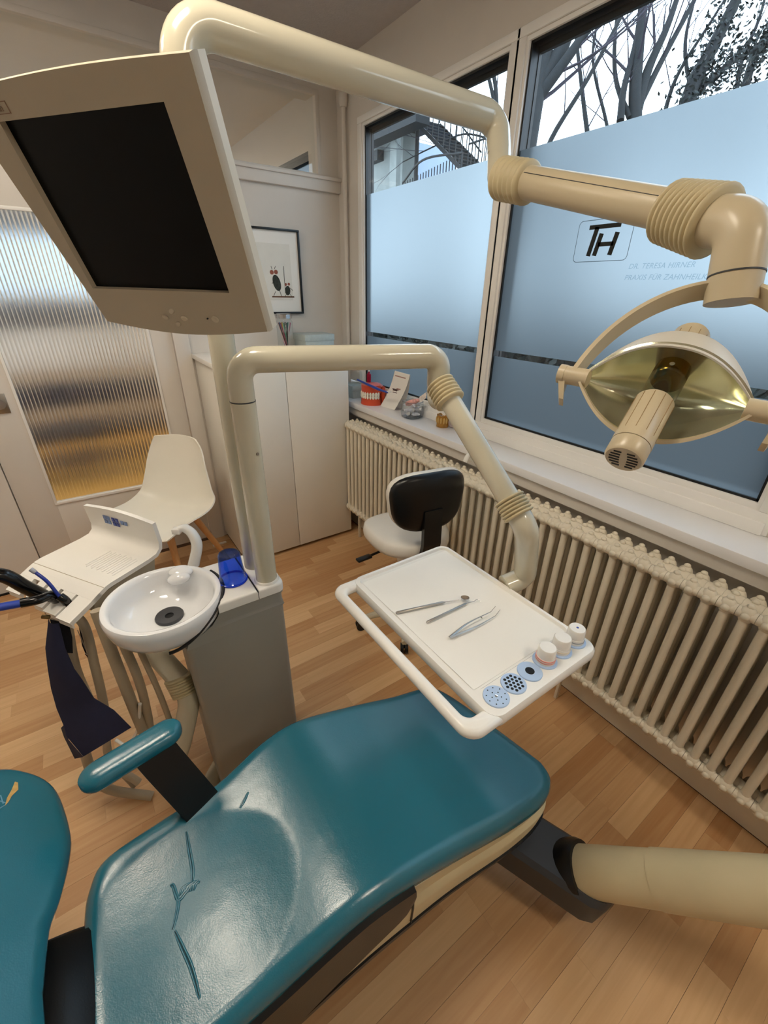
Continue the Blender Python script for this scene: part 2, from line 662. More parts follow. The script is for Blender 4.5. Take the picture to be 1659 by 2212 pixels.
# back wall: door opening x -0.45..0.50 up to 2.02; transom glazing above it
DX0, DX1, DZ = -0.45, 0.505, 2.03
TX0, TX1, TZ0, TZ1 = -1.45, 1.43, 2.145, 2.495
def back_wall(bm):
    box(bm, (X0, BY, 0), (DX0, BY + 0.12, DZ))
    box(bm, (DX1, BY, 0), (WX, BY + 0.12, DZ))
    box(bm, (X0, BY, DZ), (WX, BY + 0.12, TZ0))
    box(bm, (X0, BY, TZ1), (WX, BY + 0.12, CEIL))
    box(bm, (X0, BY, TZ0), (TX0, BY + 0.12, TZ1))
    box(bm, (TX1, BY, TZ0), (WX, BY + 0.12, TZ1))
struct('wall_back', back_wall, M_WALL)

# window wall: niche face under the sill, lintel above, piers
def win_wall(bm):
    box(bm, (1.455, Y0, 0), (1.64, BY, 0.84))
    box(bm, (1.405, Y0, 0.835), (1.64, BY, 0.885))          # fascia board under the sill
    box(bm, (WX, Y0, 0.885), (1.64, BY, 0.98))
    box(bm, (WX, Y0, 2.34), (1.635, BY, CEIL))
    box(bm, (WX, 2.52, 1.0), (1.635, BY + 0.12, 2.34))
    box(bm, (WX, Y0, 1.0), (1.635, -1.0, 2.34))
struct('wall_right', win_wall, M_WALL)
struct('baseboard_right', lambda bm: box(bm, (1.43, Y0, 0), (1.455, BY, 0.115), 0.006), M_RAD, 35)
struct('trim_1', lambda bm: box(bm, (1.385, Y0, 0.885), (WX + 0.01, BY, 0.921), 0.004), M_SILL, 35)   # window sill board
struct('trim_2', lambda bm: (box(bm, (0.62, BY - 0.03, 2.065), (WX, BY, 2.13), 0.004), box(bm, (0.62, BY - 0.045, 2.118), (WX, BY, 2.135), 0.004)), M_WALL, 35)

# ------------------------------------------------------------------ windows
def window(name, y0, y1, film=True):
    w = thing(name, (WX, (y0 + y1) / 2, 1.0), kind='structure')
    z0, z1 = 1.012, 2.325
    fw_ = 0.055
    def fr(bm):
        box(bm, (WX - 0.004, y0 - fw_, 0.921), (WX + 0.07, y1 + fw_, z0 - 0.022), 0.003)
        box(bm, (WX - 0.004, y0 - fw_, z1 + 0.016), (WX + 0.07, y1 + fw_, 2.37), 0.003)
        box(bm, (WX - 0.004, y0 - fw_, z0 - 0.022), (WX + 0.07, y0 - 0.014, z1 + 0.016), 0.003)
        box(bm, (WX - 0.004, y1 + 0.014, z0 - 0.022), (WX + 0.07, y1 + fw_, z1 + 0.016), 0.003)
        # raised sash lip
        box(bm, (WX - 0.012, y0 - fw_ + 0.012, 0.921), (WX - 0.003, y1 + fw_ - 0.012, 0.962), 0.003)
    part('window_frame', fr, M_UPVC, w)
    def bead(bm):
        for lo, hi in (((y0 - 0.016, z0 - 0.024), (y1 + 0.016, z0 - 0.002)), ((y0 - 0.016, z1 + 0.002), (y1 + 0.016, z1 + 0.018)),
                       ((y0 - 0.016, z0 - 0.004), (y0 - 0.002, z1 + 0.004)), ((y1 + 0.002, z0 - 0.004), (y1 + 0.016, z1 + 0.004))):
            box(bm, (WX + 0.004, lo[0], lo[1]), (WX + 0.05, hi[0], hi[1]), 0.002)
    part('glazing_bead', bead, M_UPVC, w)
    def gasket(bm):
        g = 0.006
        for lo, hi in (((y0 - 0.003, z0 - 0.003), (y1 + 0.003, z0 + g)), ((y0 - 0.003, z1 - g), (y1 + 0.003, z1 + 0.003)),
                       ((y0 - 0.003, z0), (y0 + g, z1)), ((y1 - g, z0), (y1 + 0.003, z1))):
            box(bm, (WX + 0.013, lo[0], lo[1]), (WX + 0.06, hi[0], hi[1]))
    part('gasket', gasket, M_BLACK, w, 0)
    def outer(bm):
        g = 0.024
        for lo, hi in (((y0, z1 - g), (y1, z1 + 0.01)), ((y1 - g * 0.35, z0), (y1 + 0.01, z1)), ((y0 - 0.01, z0), (y0 + 0.006, z1))):
            box(bm, (WX + 0.050, lo[0], lo[1]), (WX + 0.064, hi[0], hi[1]))
    part('outer_frame', outer, M_BLACK, w, 0)
    part('glass_pane', lambda bm: box(bm, (WX + 0.022, y0 - 0.002, z0 - 0.002), (WX + 0.026, y1 + 0.002, z1 + 0.002)), M_PANE, w, 0)
    def fm(bm):
        for a, b in ((z0, 1.297), (1.322, 2.03)):
            vs = [bm.verts.new(p) for p in ((WX + 0.0205, y0, a), (WX + 0.0205, y1, a), (WX + 0.0205, y1, b), (WX + 0.0205, y0, b))]
            bm.faces.new(vs)
    if film:
        part('frosted_film', fm, M_FILM, w, 0)
    return w
window('window_1', 1.505, 2.49)
win2 = window('window_2', 0.305, 1.41)
window('window_3', -0.93, 0.19)

# practice lettering printed on the frosted film
PX = WX + 0.0195
PT = WX + 0.0202
def th_logo(bm):
    def bar(y, z, y2, z2, w=0.016):
        a, b = Vector((0, y, z)), Vector((0, y2, z2))
        d = (b - a).normalized()
        n = Vector((0, -d.z, d.y)) * w / 2
        prism(bm, [a + n + V(PX, 0, 0), b + n + V(PX, 0, 0), b - n + V(PX, 0, 0), a - n + V(PX, 0, 0)], (0.0005, 0, 0))
    bar(1.050, 1.757, 0.937, 1.757, 0.013)
    bar(1.020, 1.757, 1.035, 1.672, 0.016)
    bar(1.000, 1.737, 1.012, 1.672, 0.016)
    bar(0.944, 1.737, 0.956, 1.672, 0.016)
    bar(1.006, 1.705, 0.950, 1.705, 0.013)
part('logo_letters', th_logo, mat('film_print_black', (10, 14, 14), 0.6), win2, 0)
def logo_border(bm):
    y0, y1, z0, z1, r = 0.893, 1.091, 1.655, 1.778, 0.014
    path = []
    for cy, cz, a0 in ((y1 - r, z1 - r, 0), (y0 + r, z1 - r, 90), (y0 + r, z0 + r, 180), (y1 - r, z0 + r, 270)):
        for k in range(7):
            a = radians(a0 + 15 * k)
            path.append((cos(a), sin(a), cy, cz))
    inner, outer_ = [], []
    for c_, s_, cy, cz in path:
        inner.append(V(PX, cy + (r - 0.0008) * c_, cz + (r - 0.0008) * s_))
        outer_.append(V(PX, cy + (r + 0.0008) * c_, cz + (r + 0.0008) * s_))
    vi = [bm.verts.new(p) for p in inner]
    vo = [bm.verts.new(p) for p in outer_]
    n = len(vi)
    for k in range(n):
        bm.faces.new((vi[k], vi[(k + 1) % n], vo[(k + 1) % n], vo[k]))
part('logo_border', logo_border, mat('film_print_line', (40, 60, 70), 0.6), win2, 0)
def print_mat(name, tone):
    """Thin transparent ink: tints the frosting behind it."""
    m = bpy.data.materials.new(name)
    m.use_nodes = True
    nt = m.node_tree
    nt.nodes.clear()
    o = nt.nodes.new('ShaderNodeOutputMaterial')
    t = nt.nodes.new('ShaderNodeBsdfTransparent')
    t.inputs[0].default_value = tuple(tone) + (1,)
    nt.links.new(t.outputs[0], o.inputs[0])
    return m
M_TXT = print_mat('film_print_tone', (0.62, 0.70, 0.74))
text_mesh('lettering', 'DR. TERESA HIRNER', 0.0215, (PT, 0.879, 1.629), (0, -1, 0), (0, 0, 1), M_TXT, win2, shear=0.2, space=1.05, depth=0.0)
text_mesh('lettering', 'PRAXIS F\u00dcR ZAHNHEILKUNDE', 0.0215, (PT, 0.884, 1.597), (0, -1, 0), (0, 0, 1), M_TXT, win2, shear=0.2, space=1.05, depth=0.0)

# heating pipe in the corner, ending in a wall sleeve
def pipe(bm):
    tube(bm, [(WX - 0.022, 2.655, 0.93), (WX - 0.022, 2.655, 2.47)], 0.013, 16)
    lathe(bm, [(0.0, 0), (0.018, 0.004), (0.026, 0.025), (0.026, 0.06), (0.02, 0.08), (0.0, 0.085)], (WX - 0.022, 2.655, 2.43), (0, 0, 1), 20)
struct('trim_3', pipe, M_WALL, 35)

# blind-cord hook on the fascia under the sill
h = thing('blind_hook', (1.405, 1.300, 0.882), 'small white plastic blind crank hook screwed to the board under the sill', 'hook')
def hook(bm):
    c = h.location
    box(bm, c + V(-0.008, -0.022, -0.026), c + V(0.0, 0.022, 0.026), 0.004)
    tube(bm, fillet([c + V(-0.006, 0, 0.008), c + V(-0.035, 0, 0.008), c + V(-0.05, 0, -0.02)], 0.015), 0.011, 14)
part('hook_body', hook, M_WPL, h)

# ------------------------------------------------------------------ door with reeded glass
door = thing('door_1', ((DX0 + DX1) / 2, BY, 0), kind='structure')
GX0, GX1, GZ0, GZ1 = -0.285, 0.360, 0.472, 1.845
def leaf(bm):
    y0, y1 = BY + 0.012, BY + 0.052
    box(bm, (DX0 + 0.004, y0, 0.012), (GX0, y1, DZ - 0.004), 0.002)
    box(bm, (GX1, y0, 0.012), (DX1 - 0.03, y1, DZ - 0.004), 0.002)
    box(bm, (GX0 - 0.001, y0, 0.012), (GX1 + 0.001, y1, GZ0), 0.002)
    box(bm, (GX0 - 0.001, y0, GZ1), (GX1 + 0.001, y1, DZ - 0.004), 0.002)
part('door_leaf', leaf, M_WALL, door)
def beads(bm):
    y0 = BY + 0.006
    for a, b in (((GX0 - 0.008, GZ0 - 0.01), (GX1 + 0.008, GZ0 + 0.006)), ((GX0 - 0.008, GZ1 - 0.006), (GX1 + 0.008, GZ1 + 0.008)),
                 ((GX0 - 0.008, GZ0), (GX0 + 0.005, GZ1)), ((GX1 - 0.005, GZ0), (GX1 + 0.008, GZ1))):
        box(bm, (a[0], y0, a[1]), (b[0], y0 + 0.012, b[1]), 0.002)
part('glazing_bead', beads, M_WHITE, door)
def reeded(bm):
    pitch = 0.0165
    n = round((GX1 - GX0) / pitch)
    pitch = (GX1 - GX0) / n
    fr, bk = [], []
    for i in range(n):
        for k in range(6):
            t = k / 6
            xx = GX0 + pitch * (i + t)
            fr.append((xx, BY + 0.026 - 0.0042 * sin(pi * t)))
    fr.append((GX1, BY + 0.026))
    poly = [(x, yy, GZ0) for x, yy in fr] + [(GX1, BY + 0.032, GZ0), (GX0, BY + 0.032, GZ0)]
    prism(bm, poly, (0, 0, GZ1 - GZ0))
m_, nt_, b_ = pbsdf('reeded_glass')
b_.inputs['Base Color'].default_value = (0.95, 0.97, 0.96, 1)
b_.inputs['Transmission Weight'].default_value = 1.0
b_.inputs['Roughness'].default_value = 0.16
b_.inputs['IOR'].default_value = 1.5
part('reeded_pane', reeded, m_, door, smooth=60)
def jamb(bm):
    box(bm, (DX1 - 0.028, BY - 0.014, 0), (DX1 + 0.055, BY + 0.0, DZ + 0.05), 0.004)
    box(bm, (DX1 - 0.022, BY - 0.002, 0), (DX1 + 0.006, BY + 0.06, DZ), 0.003)
    box(bm, (DX0 - 0.03, BY + 0.054, 0), (DX0 + 0.03, BY + 0.075, DZ + 0.02), 0.002)  # strip added behind the leaf edge to stop light leaking through
    box(bm, (DX0 - 0.03, BY + 0.054, DZ - 0.02), (DX1, BY + 0.075, DZ + 0.03), 0.002)
    box(bm, (DX0 - 0.0, BY - 0.012, DZ - 0.002), (DX1 + 0.0, BY, DZ + 0.05), 0.004)
part('door_frame', jamb, M_WALL, door)
def grip(bm):
    cx, cz = -0.355, 1.045
    box(bm, (cx - 0.04, BY + 0.005, cz - 0.06), (cx + 0.028, BY + 0.013, cz + 0.035), 0.002)
part('door_handle', grip, M_DSTEEL, door)
part('handle_recess', lambda bm: lathe(bm, [(0.0, 0.0), (0.022, 0.0), (0.025, 0.002), (0.025, 0.006), (0.0, 0.006)], (-0.36, BY + 0.007, 1.03), (0, -1, 0), 24), M_STEEL, door)
struct('trim_4', lambda bm: box(bm, (0.455, BY - 0.115, 0), (0.545, BY - 0.10, 0.012), 0.003), M_WHITE, 35)
struct('baseboard_left', lambda bm: box(bm, (X0, BY - 0.006, 0.0), (DX0, BY, 0.012)), M_BLACK)

# transom glazing over the door, looking into the next room
tr = thing('window_4', ((TX0 + TX1) / 2, BY + 0.03, 2.3), kind='structure')
def trf(bm):
    for a, b in (((TX0 - 0.02, TZ0 - 0.025), (TX1 + 0.02, TZ0 + 0.004)), ((TX0 - 0.02, TZ1 - 0.004), (TX1 + 0.02, TZ1 + 0.02)),
                 ((TX0 - 0.02, TZ0), (TX0 + 0.004, TZ1)), ((TX1 - 0.004, TZ0), (TX1 + 0.02, TZ1))):
        box(bm, (a[0], BY - 0.004, a[1]), (b[0], BY + 0.012, b[1]), 0.003)
part('window_frame', trf, M_WALL, tr)
part('glass_pane', lambda bm: box(bm, (TX0, BY + 0.03, TZ0), (TX1, BY + 0.034, TZ1)), M_PANE, tr, 0)

# ------------------------------------------------------------------ next room beyond the door
FY = 6.3
def nroom(bm):
    box(bm, (-2.6, FY, 0), (-1.25, FY + 0.1, 2.7))
    box(bm, (-1.25, FY, 0), (0.9, FY + 0.1, 1.40))
    box(bm, (-1.25, FY, 2.25), (0.9, FY + 0.1, 2.7))
    box(bm, (0.9, FY, 0), (1.8, FY + 0.1, 2.7))
    box(bm, (-2.7, BY + 0.12, 0), (-2.6, FY, 2.7))
    box(bm, (1.5, BY + 0.12, 0), (1.8, FY, 1.0))
    box(bm, (1.56, BY + 0.12, 2.34), (1.8, FY, 2.7))
    box(bm, (1.56, 4.9, 1.0), (1.8, FY, 2.34))
struct('wall_far', nroom, M_WALL)
struct('ceiling_next', lambda bm: box(bm, (-2.7, BY + 0.12, CEIL), (1.8, FY + 0.1, CEIL + 0.1)), M_WALL)
M_HALL = mat('next_room_floor', (205, 160, 84), 0.4, var=0.08)
struct('floor_next', lambda bm: box(bm, (-2.7, BY + 0.12, -0.06), (1.8, FY + 0.1, 0)), M_HALL)
w5 = thing('window_5', (-0.17, FY, 1.8), kind='structure')
part('window_frame', lambda bm: [box(bm, (a, FY - 0.01, 1.4), (a + 0.05, FY + 0.05, 2.25)) for a in (-1.25, -0.2, 0.85)] + [box(bm, (-1.25, FY - 0.01, z), (0.9, FY + 0.05, z + 0.05)) for z in (1.4, 2.2)], M_UPVC, w5, 0)
part('glass_pane', lambda bm: bm.faces.new([bm.verts.new(p) for p in ((-1.25, FY + 0.02, 1.4), (0.9, FY + 0.02, 1.4), (0.9, FY + 0.02, 2.25), (-1.25, FY + 0.02, 2.25))]), M_FILM, w5, 0)
w6 = thing('window_6', (WX, 3.9, 1.7), kind='structure')
part('window_frame', lambda bm: [box(bm, (WX, 2.95, z), (WX + 0.06, 4.9, z + 0.05)) for z in (1.0, 2.29)] + [box(bm, (WX, y_, 1.0), (WX + 0.06, y_ + 0.05, 2.34)) for y_ in (2.95, 3.9, 4.85)], M_BLACK, w6, 0)
part('frosted_film', lambda bm: bm.faces.new([bm.verts.new(p) for p in ((WX + 0.03, 3.0, 1.05), (WX + 0.03, 4.85, 1.05), (WX + 0.03, 4.85, 2.29), (WX + 0.03, 3.0, 2.29))]), M_FILM, w6, 0)

bl = thing('roller_blind', (-0.17, FY - 0.05, 2.2), 'dark grey roller blind half lowered over the far window behind the reeded glass', 'blind')
part('blind_cloth', lambda bm: box(bm, (-1.2, FY - 0.03, 2.02), (0.85, FY - 0.026, 2.24)), mat('blind_cloth', (66, 66, 74), 0.8), bl, 0)
part('roller', lambda bm: tube(bm, [(-1.22, FY - 0.03, 2.26), (0.87, FY - 0.03, 2.26)], 0.03, 16), M_WPL, bl)
sb = thing('sideboard', (-0.35, 5.7, 0), 'long white sideboard with a dark top seen blurred through the reeded door glass', 'sideboard')
part('body', lambda bm: box(bm, (-1.5, 5.6, 0.77), (0.95, 5.98, 1.10), 0.004), M_WHITE, sb)
part('plinth', lambda bm: box(bm, (-1.48, 5.62, 0.0), (0.93, 5.96, 0.77), 0.004), mat('sideboard_plinth', (188, 168, 142), 0.5), sb)
part('worktop', lambda bm: box(bm, (-1.52, 5.57, 1.10), (0.97, 5.99, 1.135), 0.003), M_WHITE, sb)
ws = thing('wall_cabinet', (-0.2, FY, 1.2), 'low dark grey cabinet under the far window, blurred by the reeded glass', 'cabinet')
part('body', lambda bm: box(bm, (-1.3, FY - 0.22, 1.14), (0.9, FY - 0.002, 1.38), 0.004), mat('wall_cabinet_grey', (70, 68, 74), 0.6), ws)
part('top_board', lambda bm: box(bm, (-1.31, FY - 0.23, 1.38), (0.91, FY - 0.002, 1.40), 0.002), M_DGREY, ws)
bn = thing('waiting_bench', (-0.2, 4.45, 0), 'dark upholstered waiting bench seen blurred low behind the reeded glass', 'bench')
part('seat', lambda bm: box(bm, (-1.0, 4.3, 0.37), (0.62, 4.72, 0.47), 0.02), M_DARKWOOD, bn)
part('backrest', lambda bm: box(bm, (-1.0, 4.72, 0.58), (0.62, 4.79, 0.79), 0.02), mat('bench_navy', (34, 34, 52), 0.7), bn)
for lx in (-0.95, 0.53):
    part('leg', lambda bm: box(bm, (lx, 4.33, 0), (lx + 0.04, 4.77, 0.37), 0.003), M_DSTEEL, bn)
    part('back_post', lambda bm: box(bm, (lx, 4.73, 0.37), (lx + 0.04, 4.77, 0.6), 0.003), M_DSTEEL, bn)
rg = tag(struct('waiting_rug', lambda bm: box(bm, (-1.1, 4.81, 0), (0.62, 5.3, 0.02), 0.004), mat('rug_brown', (96, 78, 66), 0.9, var=0.1)), 'brown woven rug on the wooden floor behind the waiting bench', 'rug')
del rg['kind']
# lamps of the next room
for lx, ly in ((-0.6, 4.0), (0.75, 5.2)):
    lp = thing('ceiling_lamp', (lx, ly, CEIL), ('square ceiling lamp panel of the next room, nearer the glass door', 'square ceiling lamp panel of the next room, near its far right corner')[lx > 0], 'lamp', 'ceiling lamps in the next room')
    part('housing', lambda bm: box(bm, (lx - 0.3, ly - 0.3, CEIL - 0.04), (lx + 0.3, ly + 0.3, CEIL), 0.004), M_WHITE, lp)
    part('diffuser', lambda bm: box(bm, (lx - 0.28, ly - 0.28, CEIL - 0.045), (lx + 0.28, ly + 0.28, CEIL - 0.04)), emit('next_room_lamp', (1.0, 0.87, 0.70), 18.0), lp, 0)

# lamps of the treatment room, above the picture; the third is an added fill
M_LP = emit('treatment_room_lamp', ROOM_LAMP_COLOUR, ROOM_LAMP_STRENGTH)
for k, (lx, ly) in enumerate(ROOM_LAMPS):
    lp = thing('ceiling_panel', (lx, ly, CEIL), ('square flush ceiling lamp panel above the assistant console', 'square flush ceiling lamp panel above the shell chair and door', 'added ceiling fill panel, unseen behind the viewer near the window wall')[k], 'lamp', 'ceiling lamps of the treatment room')
    part('housing', lambda bm: box(bm, (lx - 0.19, ly - 0.19, CEIL - 0.05), (lx + 0.19, ly + 0.19, CEIL), 0.004), M_WHITE, lp)
    part('diffuser', lambda bm: box(bm, (lx - 0.175, ly - 0.175, CEIL - 0.056), (lx + 0.175, ly + 0.175, CEIL - 0.05)), M_LP, lp, 0)

# ================================================================== outdoors
M_BARK = mat('bark', (24, 26, 27), 0.9, var=0.3, scale=20)
M_TWIG = mat('twig_bark', (46, 42, 50), 0.9, var=0.2)
M_IVY = mat('ivy_leaves', (24, 31, 29), 0.7, var=0.3, scale=6)
M_HEDGE = mat('hedge_leaves', (20, 27, 23), 0.8, var=0.4, scale=5)
GZ = -0.9
struct('ground', lambda bm: box(bm, (1.85, -14, GZ - 0.1), (40, 40, GZ)), mat('ground_soil', (34, 36, 32), 0.95, var=0.2))

def limb(bm, p0, d, r, length, depth, rr, spread=0.5, seg=6):
    """Recursive bare branch."""
    pts, rads = [Vector(p0)], [r]
    d = Vector(d).normalized()
    n = 4
    for i in range(n):
        d = (d + Vector((rr.uniform(-1, 1), rr.uniform(-1, 1), rr.uniform(-0.5, 0.9))) * 0.13).normalized()
        pts.append(pts[-1] + d * length / n)
        rads.append(r * (1 - 0.55 * (i + 1) / n))
    tube(bm, pts, rads, seg, caps=False)
    if depth > 0:
        for k in range(rr.choice((2, 3, 3))):
            i = rr.choice((2, 3, 4))
            nd = (d + Vector((rr.uniform(-1, 1), rr.uniform(-1, 1), rr.uniform(-0.4, 0.8))) * spread).normalized()
            limb(bm, pts[i], nd, rads[i] * 0.62, length * rr.uniform(0.5, 0.75), depth - 1, rr, spread, 5)

def tree(name, base, label, limbs, seed, twigdepth=2, bark=None):
    """Trunk base on the ground, explicit main limbs, generated twigs."""
    rr = random.Random(seed)
    t = thing(name, base, label, 'tree', 'bare trees outside the window')
    for k, (pts, r0, r1) in enumerate(limbs):
        sp = smooth_path(pts, 5)
        n = len(sp)
        rads = [r0 + (r1 - r0) * i / (n - 1) for i in range(n)]
        part('trunk' if k == 0 else 'branch', lambda bm: tube(bm, sp, rads, 10), bark or M_BARK, t, 60)
    def tw(bm):
        for k, (pts, r0, r1) in enumerate(limbs):
            sp = smooth_path(pts, 5)
            n = len(sp)
            for i in range(n // 3, n, 2):
                d = (sp[min(i + 1, n - 1)] - sp[max(i - 1, 0)]).normalized()
                nd = (d + Vector((rr.uniform(-1, 1), rr.uniform(-1, 1), rr.uniform(-0.2, 0.9))) * 0.9).normalized()
                rad = max(0.006, (r0 + (r1 - r0) * i / n) * 0.28)
                limb(bm, sp[i], nd, min(rad, 0.03), rr.uniform(0.7, 1.5), twigdepth, rr)
    o = part('twigs', tw, M_TWIG, t, 60)
    o['kind'] = 'stuff'
    return t

tree('bare_tree', (2.198, 1.472, -0.900), 'thick dark trunk forking beside the left edge of the large window', [
    ([(4.572, 4.073, 0.008), (5.769, 5.070, 2.910), (6.195, 5.396, 3.898), (6.491, 5.593, 4.537), (6.750, 5.779, 5.118), (7.160, 6.298, 6.393)], 0.17, 0.10),
    ([(6.297, 5.435, 4.073), (6.755, 5.485, 4.657), (7.136, 5.688, 5.183), (7.921, 6.074, 6.446)], 0.12, 0.05),
    ([(6.203, 5.409, 3.927), (6.468, 5.299, 4.262), (6.837, 5.197, 4.727), (7.271, 5.108, 5.285)], 0.085, 0.04)], 3)
tree('bare_tree', (3.474, 1.299, -0.900), 'slender many-stemmed bare tree in the middle of the large window', [
    ([(9.145, 4.793, 1.857), (9.830, 6.069, 4.635), (10.132, 6.443, 5.562), (10.477, 6.788, 6.490), (10.873, 7.244, 7.650)], 0.13, 0.06),
    ([(9.851, 6.054, 4.635), (10.225, 6.234, 5.333), (10.706, 6.340, 6.034), (11.173, 6.505, 6.811)], 0.10, 0.04),
    ([(9.553, 6.152, 4.460), (9.766, 6.355, 5.017), (10.197, 6.593, 5.870), (10.607, 6.990, 6.953)], 0.07, 0.03),
    ([(9.908, 6.063, 4.713), (10.483, 6.154, 5.492), (11.265, 6.247, 6.506), (11.725, 6.319, 7.129)], 0.06, 0.03),
    ([(9.711, 6.077, 4.517), (9.922, 6.674, 5.260), (10.165, 7.054, 6.130), (10.578, 7.367, 7.083)], 0.05, 0.02)], 8)
tree('bare_tree', (3.016, 1.600, -0.900), 'thin leaning bare saplings left of the many-stemmed tree', [
    ([(6.969, 5.752, 3.142), (7.342, 5.911, 3.808), (8.093, 5.956, 4.709), (8.828, 6.045, 5.664), (9.281, 6.117, 6.278)], 0.045, 0.022),
    ([(8.300, 5.500, 3.128), (8.435, 6.043, 4.138), (8.618, 6.600, 5.222), (8.781, 7.079, 6.161)], 0.05, 0.02),
    ([(8.649, 5.441, 3.423), (8.748, 5.897, 4.253), (8.840, 6.493, 5.298), (9.325, 6.796, 6.315)], 0.035, 0.015)], 13)
tree('bare_tree', (3.828, 1.065, -0.900), 'thin bare sapling right of the many-stemmed tree', [
    ([(11.227, 6.221, 4.246), (11.636, 6.496, 5.135), (12.067, 6.626, 5.817), (12.899, 6.655, 6.784), (13.497, 6.681, 7.487)], 0.05, 0.02)], 21)
tree('bare_tree', (2.179, 2.151, -0.900), 'fine-branched bare tree behind the iron fire stair', [
    ([(9.140, 8.655, 3.616), (9.680, 9.558, 5.642), (9.779, 9.914, 6.316), (9.942, 10.409, 7.279)], 0.06, 0.03),
    ([(9.608, 9.486, 5.449), (9.645, 9.946, 6.218), (9.538, 10.383, 6.791), (9.458, 10.862, 7.462)], 0.045, 0.02),
    ([(9.329, 9.253, 4.772), (8.466, 9.277, 4.725), (7.624, 9.370, 4.375), (6.893, 9.394, 4.039)], 0.022, 0.01),
    ([(9.069, 9.250, 4.479), (8.278, 9.756, 5.274), (7.574, 9.860, 5.096)], 0.018, 0.008)], 34, 2)

def leafy(name, base, label, limbs, seed, n):
    rr = random.Random(seed)
    t = thing(name, base, label, 'tree', 'ivy covered trees outside the window')
    for k, (pts, r0, r1) in enumerate(limbs):
        sp = smooth_path(pts, 5)
        part('trunk' if k == 0 else 'branch', lambda bm: tube(bm, sp, [r0 + (r1 - r0) * i / (len(sp) - 1) for i in range(len(sp))], 10), M_BARK, t, 60)
    def lv(bm):
        for pts, r0, r1 in limbs:
            sp = smooth_path(pts, 8)
            for i in range(n):
                q = rr.choice(sp) + Vector((rr.gauss(0, 1), rr.gauss(0, 1), rr.gauss(0, 1))) * (0.09 + rr.random() * 0.16)
                a = Vector((rr.uniform(-1, 1), rr.uniform(-1, 1), rr.uniform(-1, 1))).normalized() * 0.055
                b = a.cross(Vector((rr.uniform(-1, 1), rr.uniform(-1, 1), rr.uniform(-1, 1)))).normalized() * 0.026
                bm.faces.new([bm.verts.new(q + a), bm.verts.new(q + b), bm.verts.new(q - a), bm.verts.new(q - b)])
    o = part('foliage', lv, M_IVY, t, 0)
    o['kind'] = 'stuff'
leafy('ivy_tree', (4.006, 0.948, -0.900), 'dark ivy covered trunk leaning right in the upper right window', [
    ([(10.549, 5.449, 3.361), (11.423, 5.956, 5.132), (11.984, 6.061, 5.918), (12.655, 6.167, 6.829), (13.311, 6.335, 7.821)], 0.16, 0.08),
    ([(11.301, 5.937, 4.967), (12.224, 5.855, 5.641), (13.108, 5.678, 6.121), (13.984, 5.458, 6.526)], 0.06, 0.03)], 5, 1000)
leafy('ivy_tree', (4.435, 0.666, -0.900), 'leafy dark treetop at the right edge of the large window', [
    ([(12.811, 5.388, 3.594), (14.014, 6.117, 6.080), (14.807, 6.206, 7.098), (15.626, 6.336, 8.208)], 0.10, 0.05)], 9, 1100)
tree('bare_tree', (4.579, 0.571, -0.900), 'bare tangle of branches at the top right corner of the window', [
    ([(13.988, 6.054, 4.863), (14.600, 6.604, 6.411), (15.228, 6.779, 7.383), (15.821, 7.100, 8.546)], 0.06, 0.02),
    ([(13.451, 6.423, 4.853), (13.579, 7.427, 6.583), (14.082, 7.809, 7.744), (14.477, 8.022, 8.520)], 0.05, 0.02)], 55, 3)

# hedge below the frosted glass
def hedge(bm):
    rr = random.Random(2)
    for i in range(9000):
        q = Vector((5.2 + rr.uniform(-0.5, 0.5), rr.uniform(-4, 9), GZ + rr.uniform(0, 2.05) + 0.25 * sin(rr.random() * 6)))
        a = Vector((rr.uniform(-1, 1), rr.uniform(-1, 1), rr.uniform(-1, 1))).normalized() * 0.10
        b = a.cross(Vector((rr.uniform(-1, 1), rr.uniform(-1, 1), rr.uniform(-1, 1)))).normalized() * 0.06
        bm.faces.new([bm.verts.new(q + a), bm.verts.new(q + b), bm.verts.new(q - a), bm.verts.new(q - b)])
    box(bm, (5.3, -4, GZ), (5.6, 9, GZ + 1.9))
hd = thing('hedge', (5.2, 2.5, GZ), 'dark green hedge glimpsed through the clear strip in the frosted glass', 'hedge')
hf = part('foliage', hedge, M_HEDGE, hd, 0)
hf['kind'] = 'stuff'

# neighbouring building with an iron fire stair
nb = thing('street_building', (9, 13, GZ), 'grey rendered building with a dark overhang seen through the left window', 'building')
M_REND = mat('grey_render', (128, 134, 132), 0.9, var=0.12, scale=3)
SX = 7.6
part('wall', lambda bm: box(bm, (7.900, 10.772, 1.666), V((7.900, 14.760, 6.413)) + V(0.4, 0, 0)), M_REND, nb, 0)
part('overhang', lambda bm: box(bm, V((6.600, 8.609, 4.494)), V((6.600, 12.306, 5.852)) + V(0.35, 0, 0.0)), mat('overhang_dark', (26, 29, 31), 0.8), nb, 0)
part('post', lambda bm: box(bm, V((7.200, 10.064, 3.042)), V((7.200, 10.325, 4.736)) + V(0.12, 0, 0)), M_REND, nb, 0)
part('ledge', lambda bm: box(bm, V((7.700, 11.606, 4.563)), V((7.700, 12.117, 4.775)) + V(0.2, 0, 0)), mat('ledge_dark', (60, 62, 62), 0.8), nb, 0)
part('low_roof', lambda bm: box(bm, V((9.500, 12.229, 2.950)), V((9.500, 13.436, 5.305)) + V(1.5, 0, 0)), mat('zinc_roof', (150, 164, 186), 0.6), nb, 0)

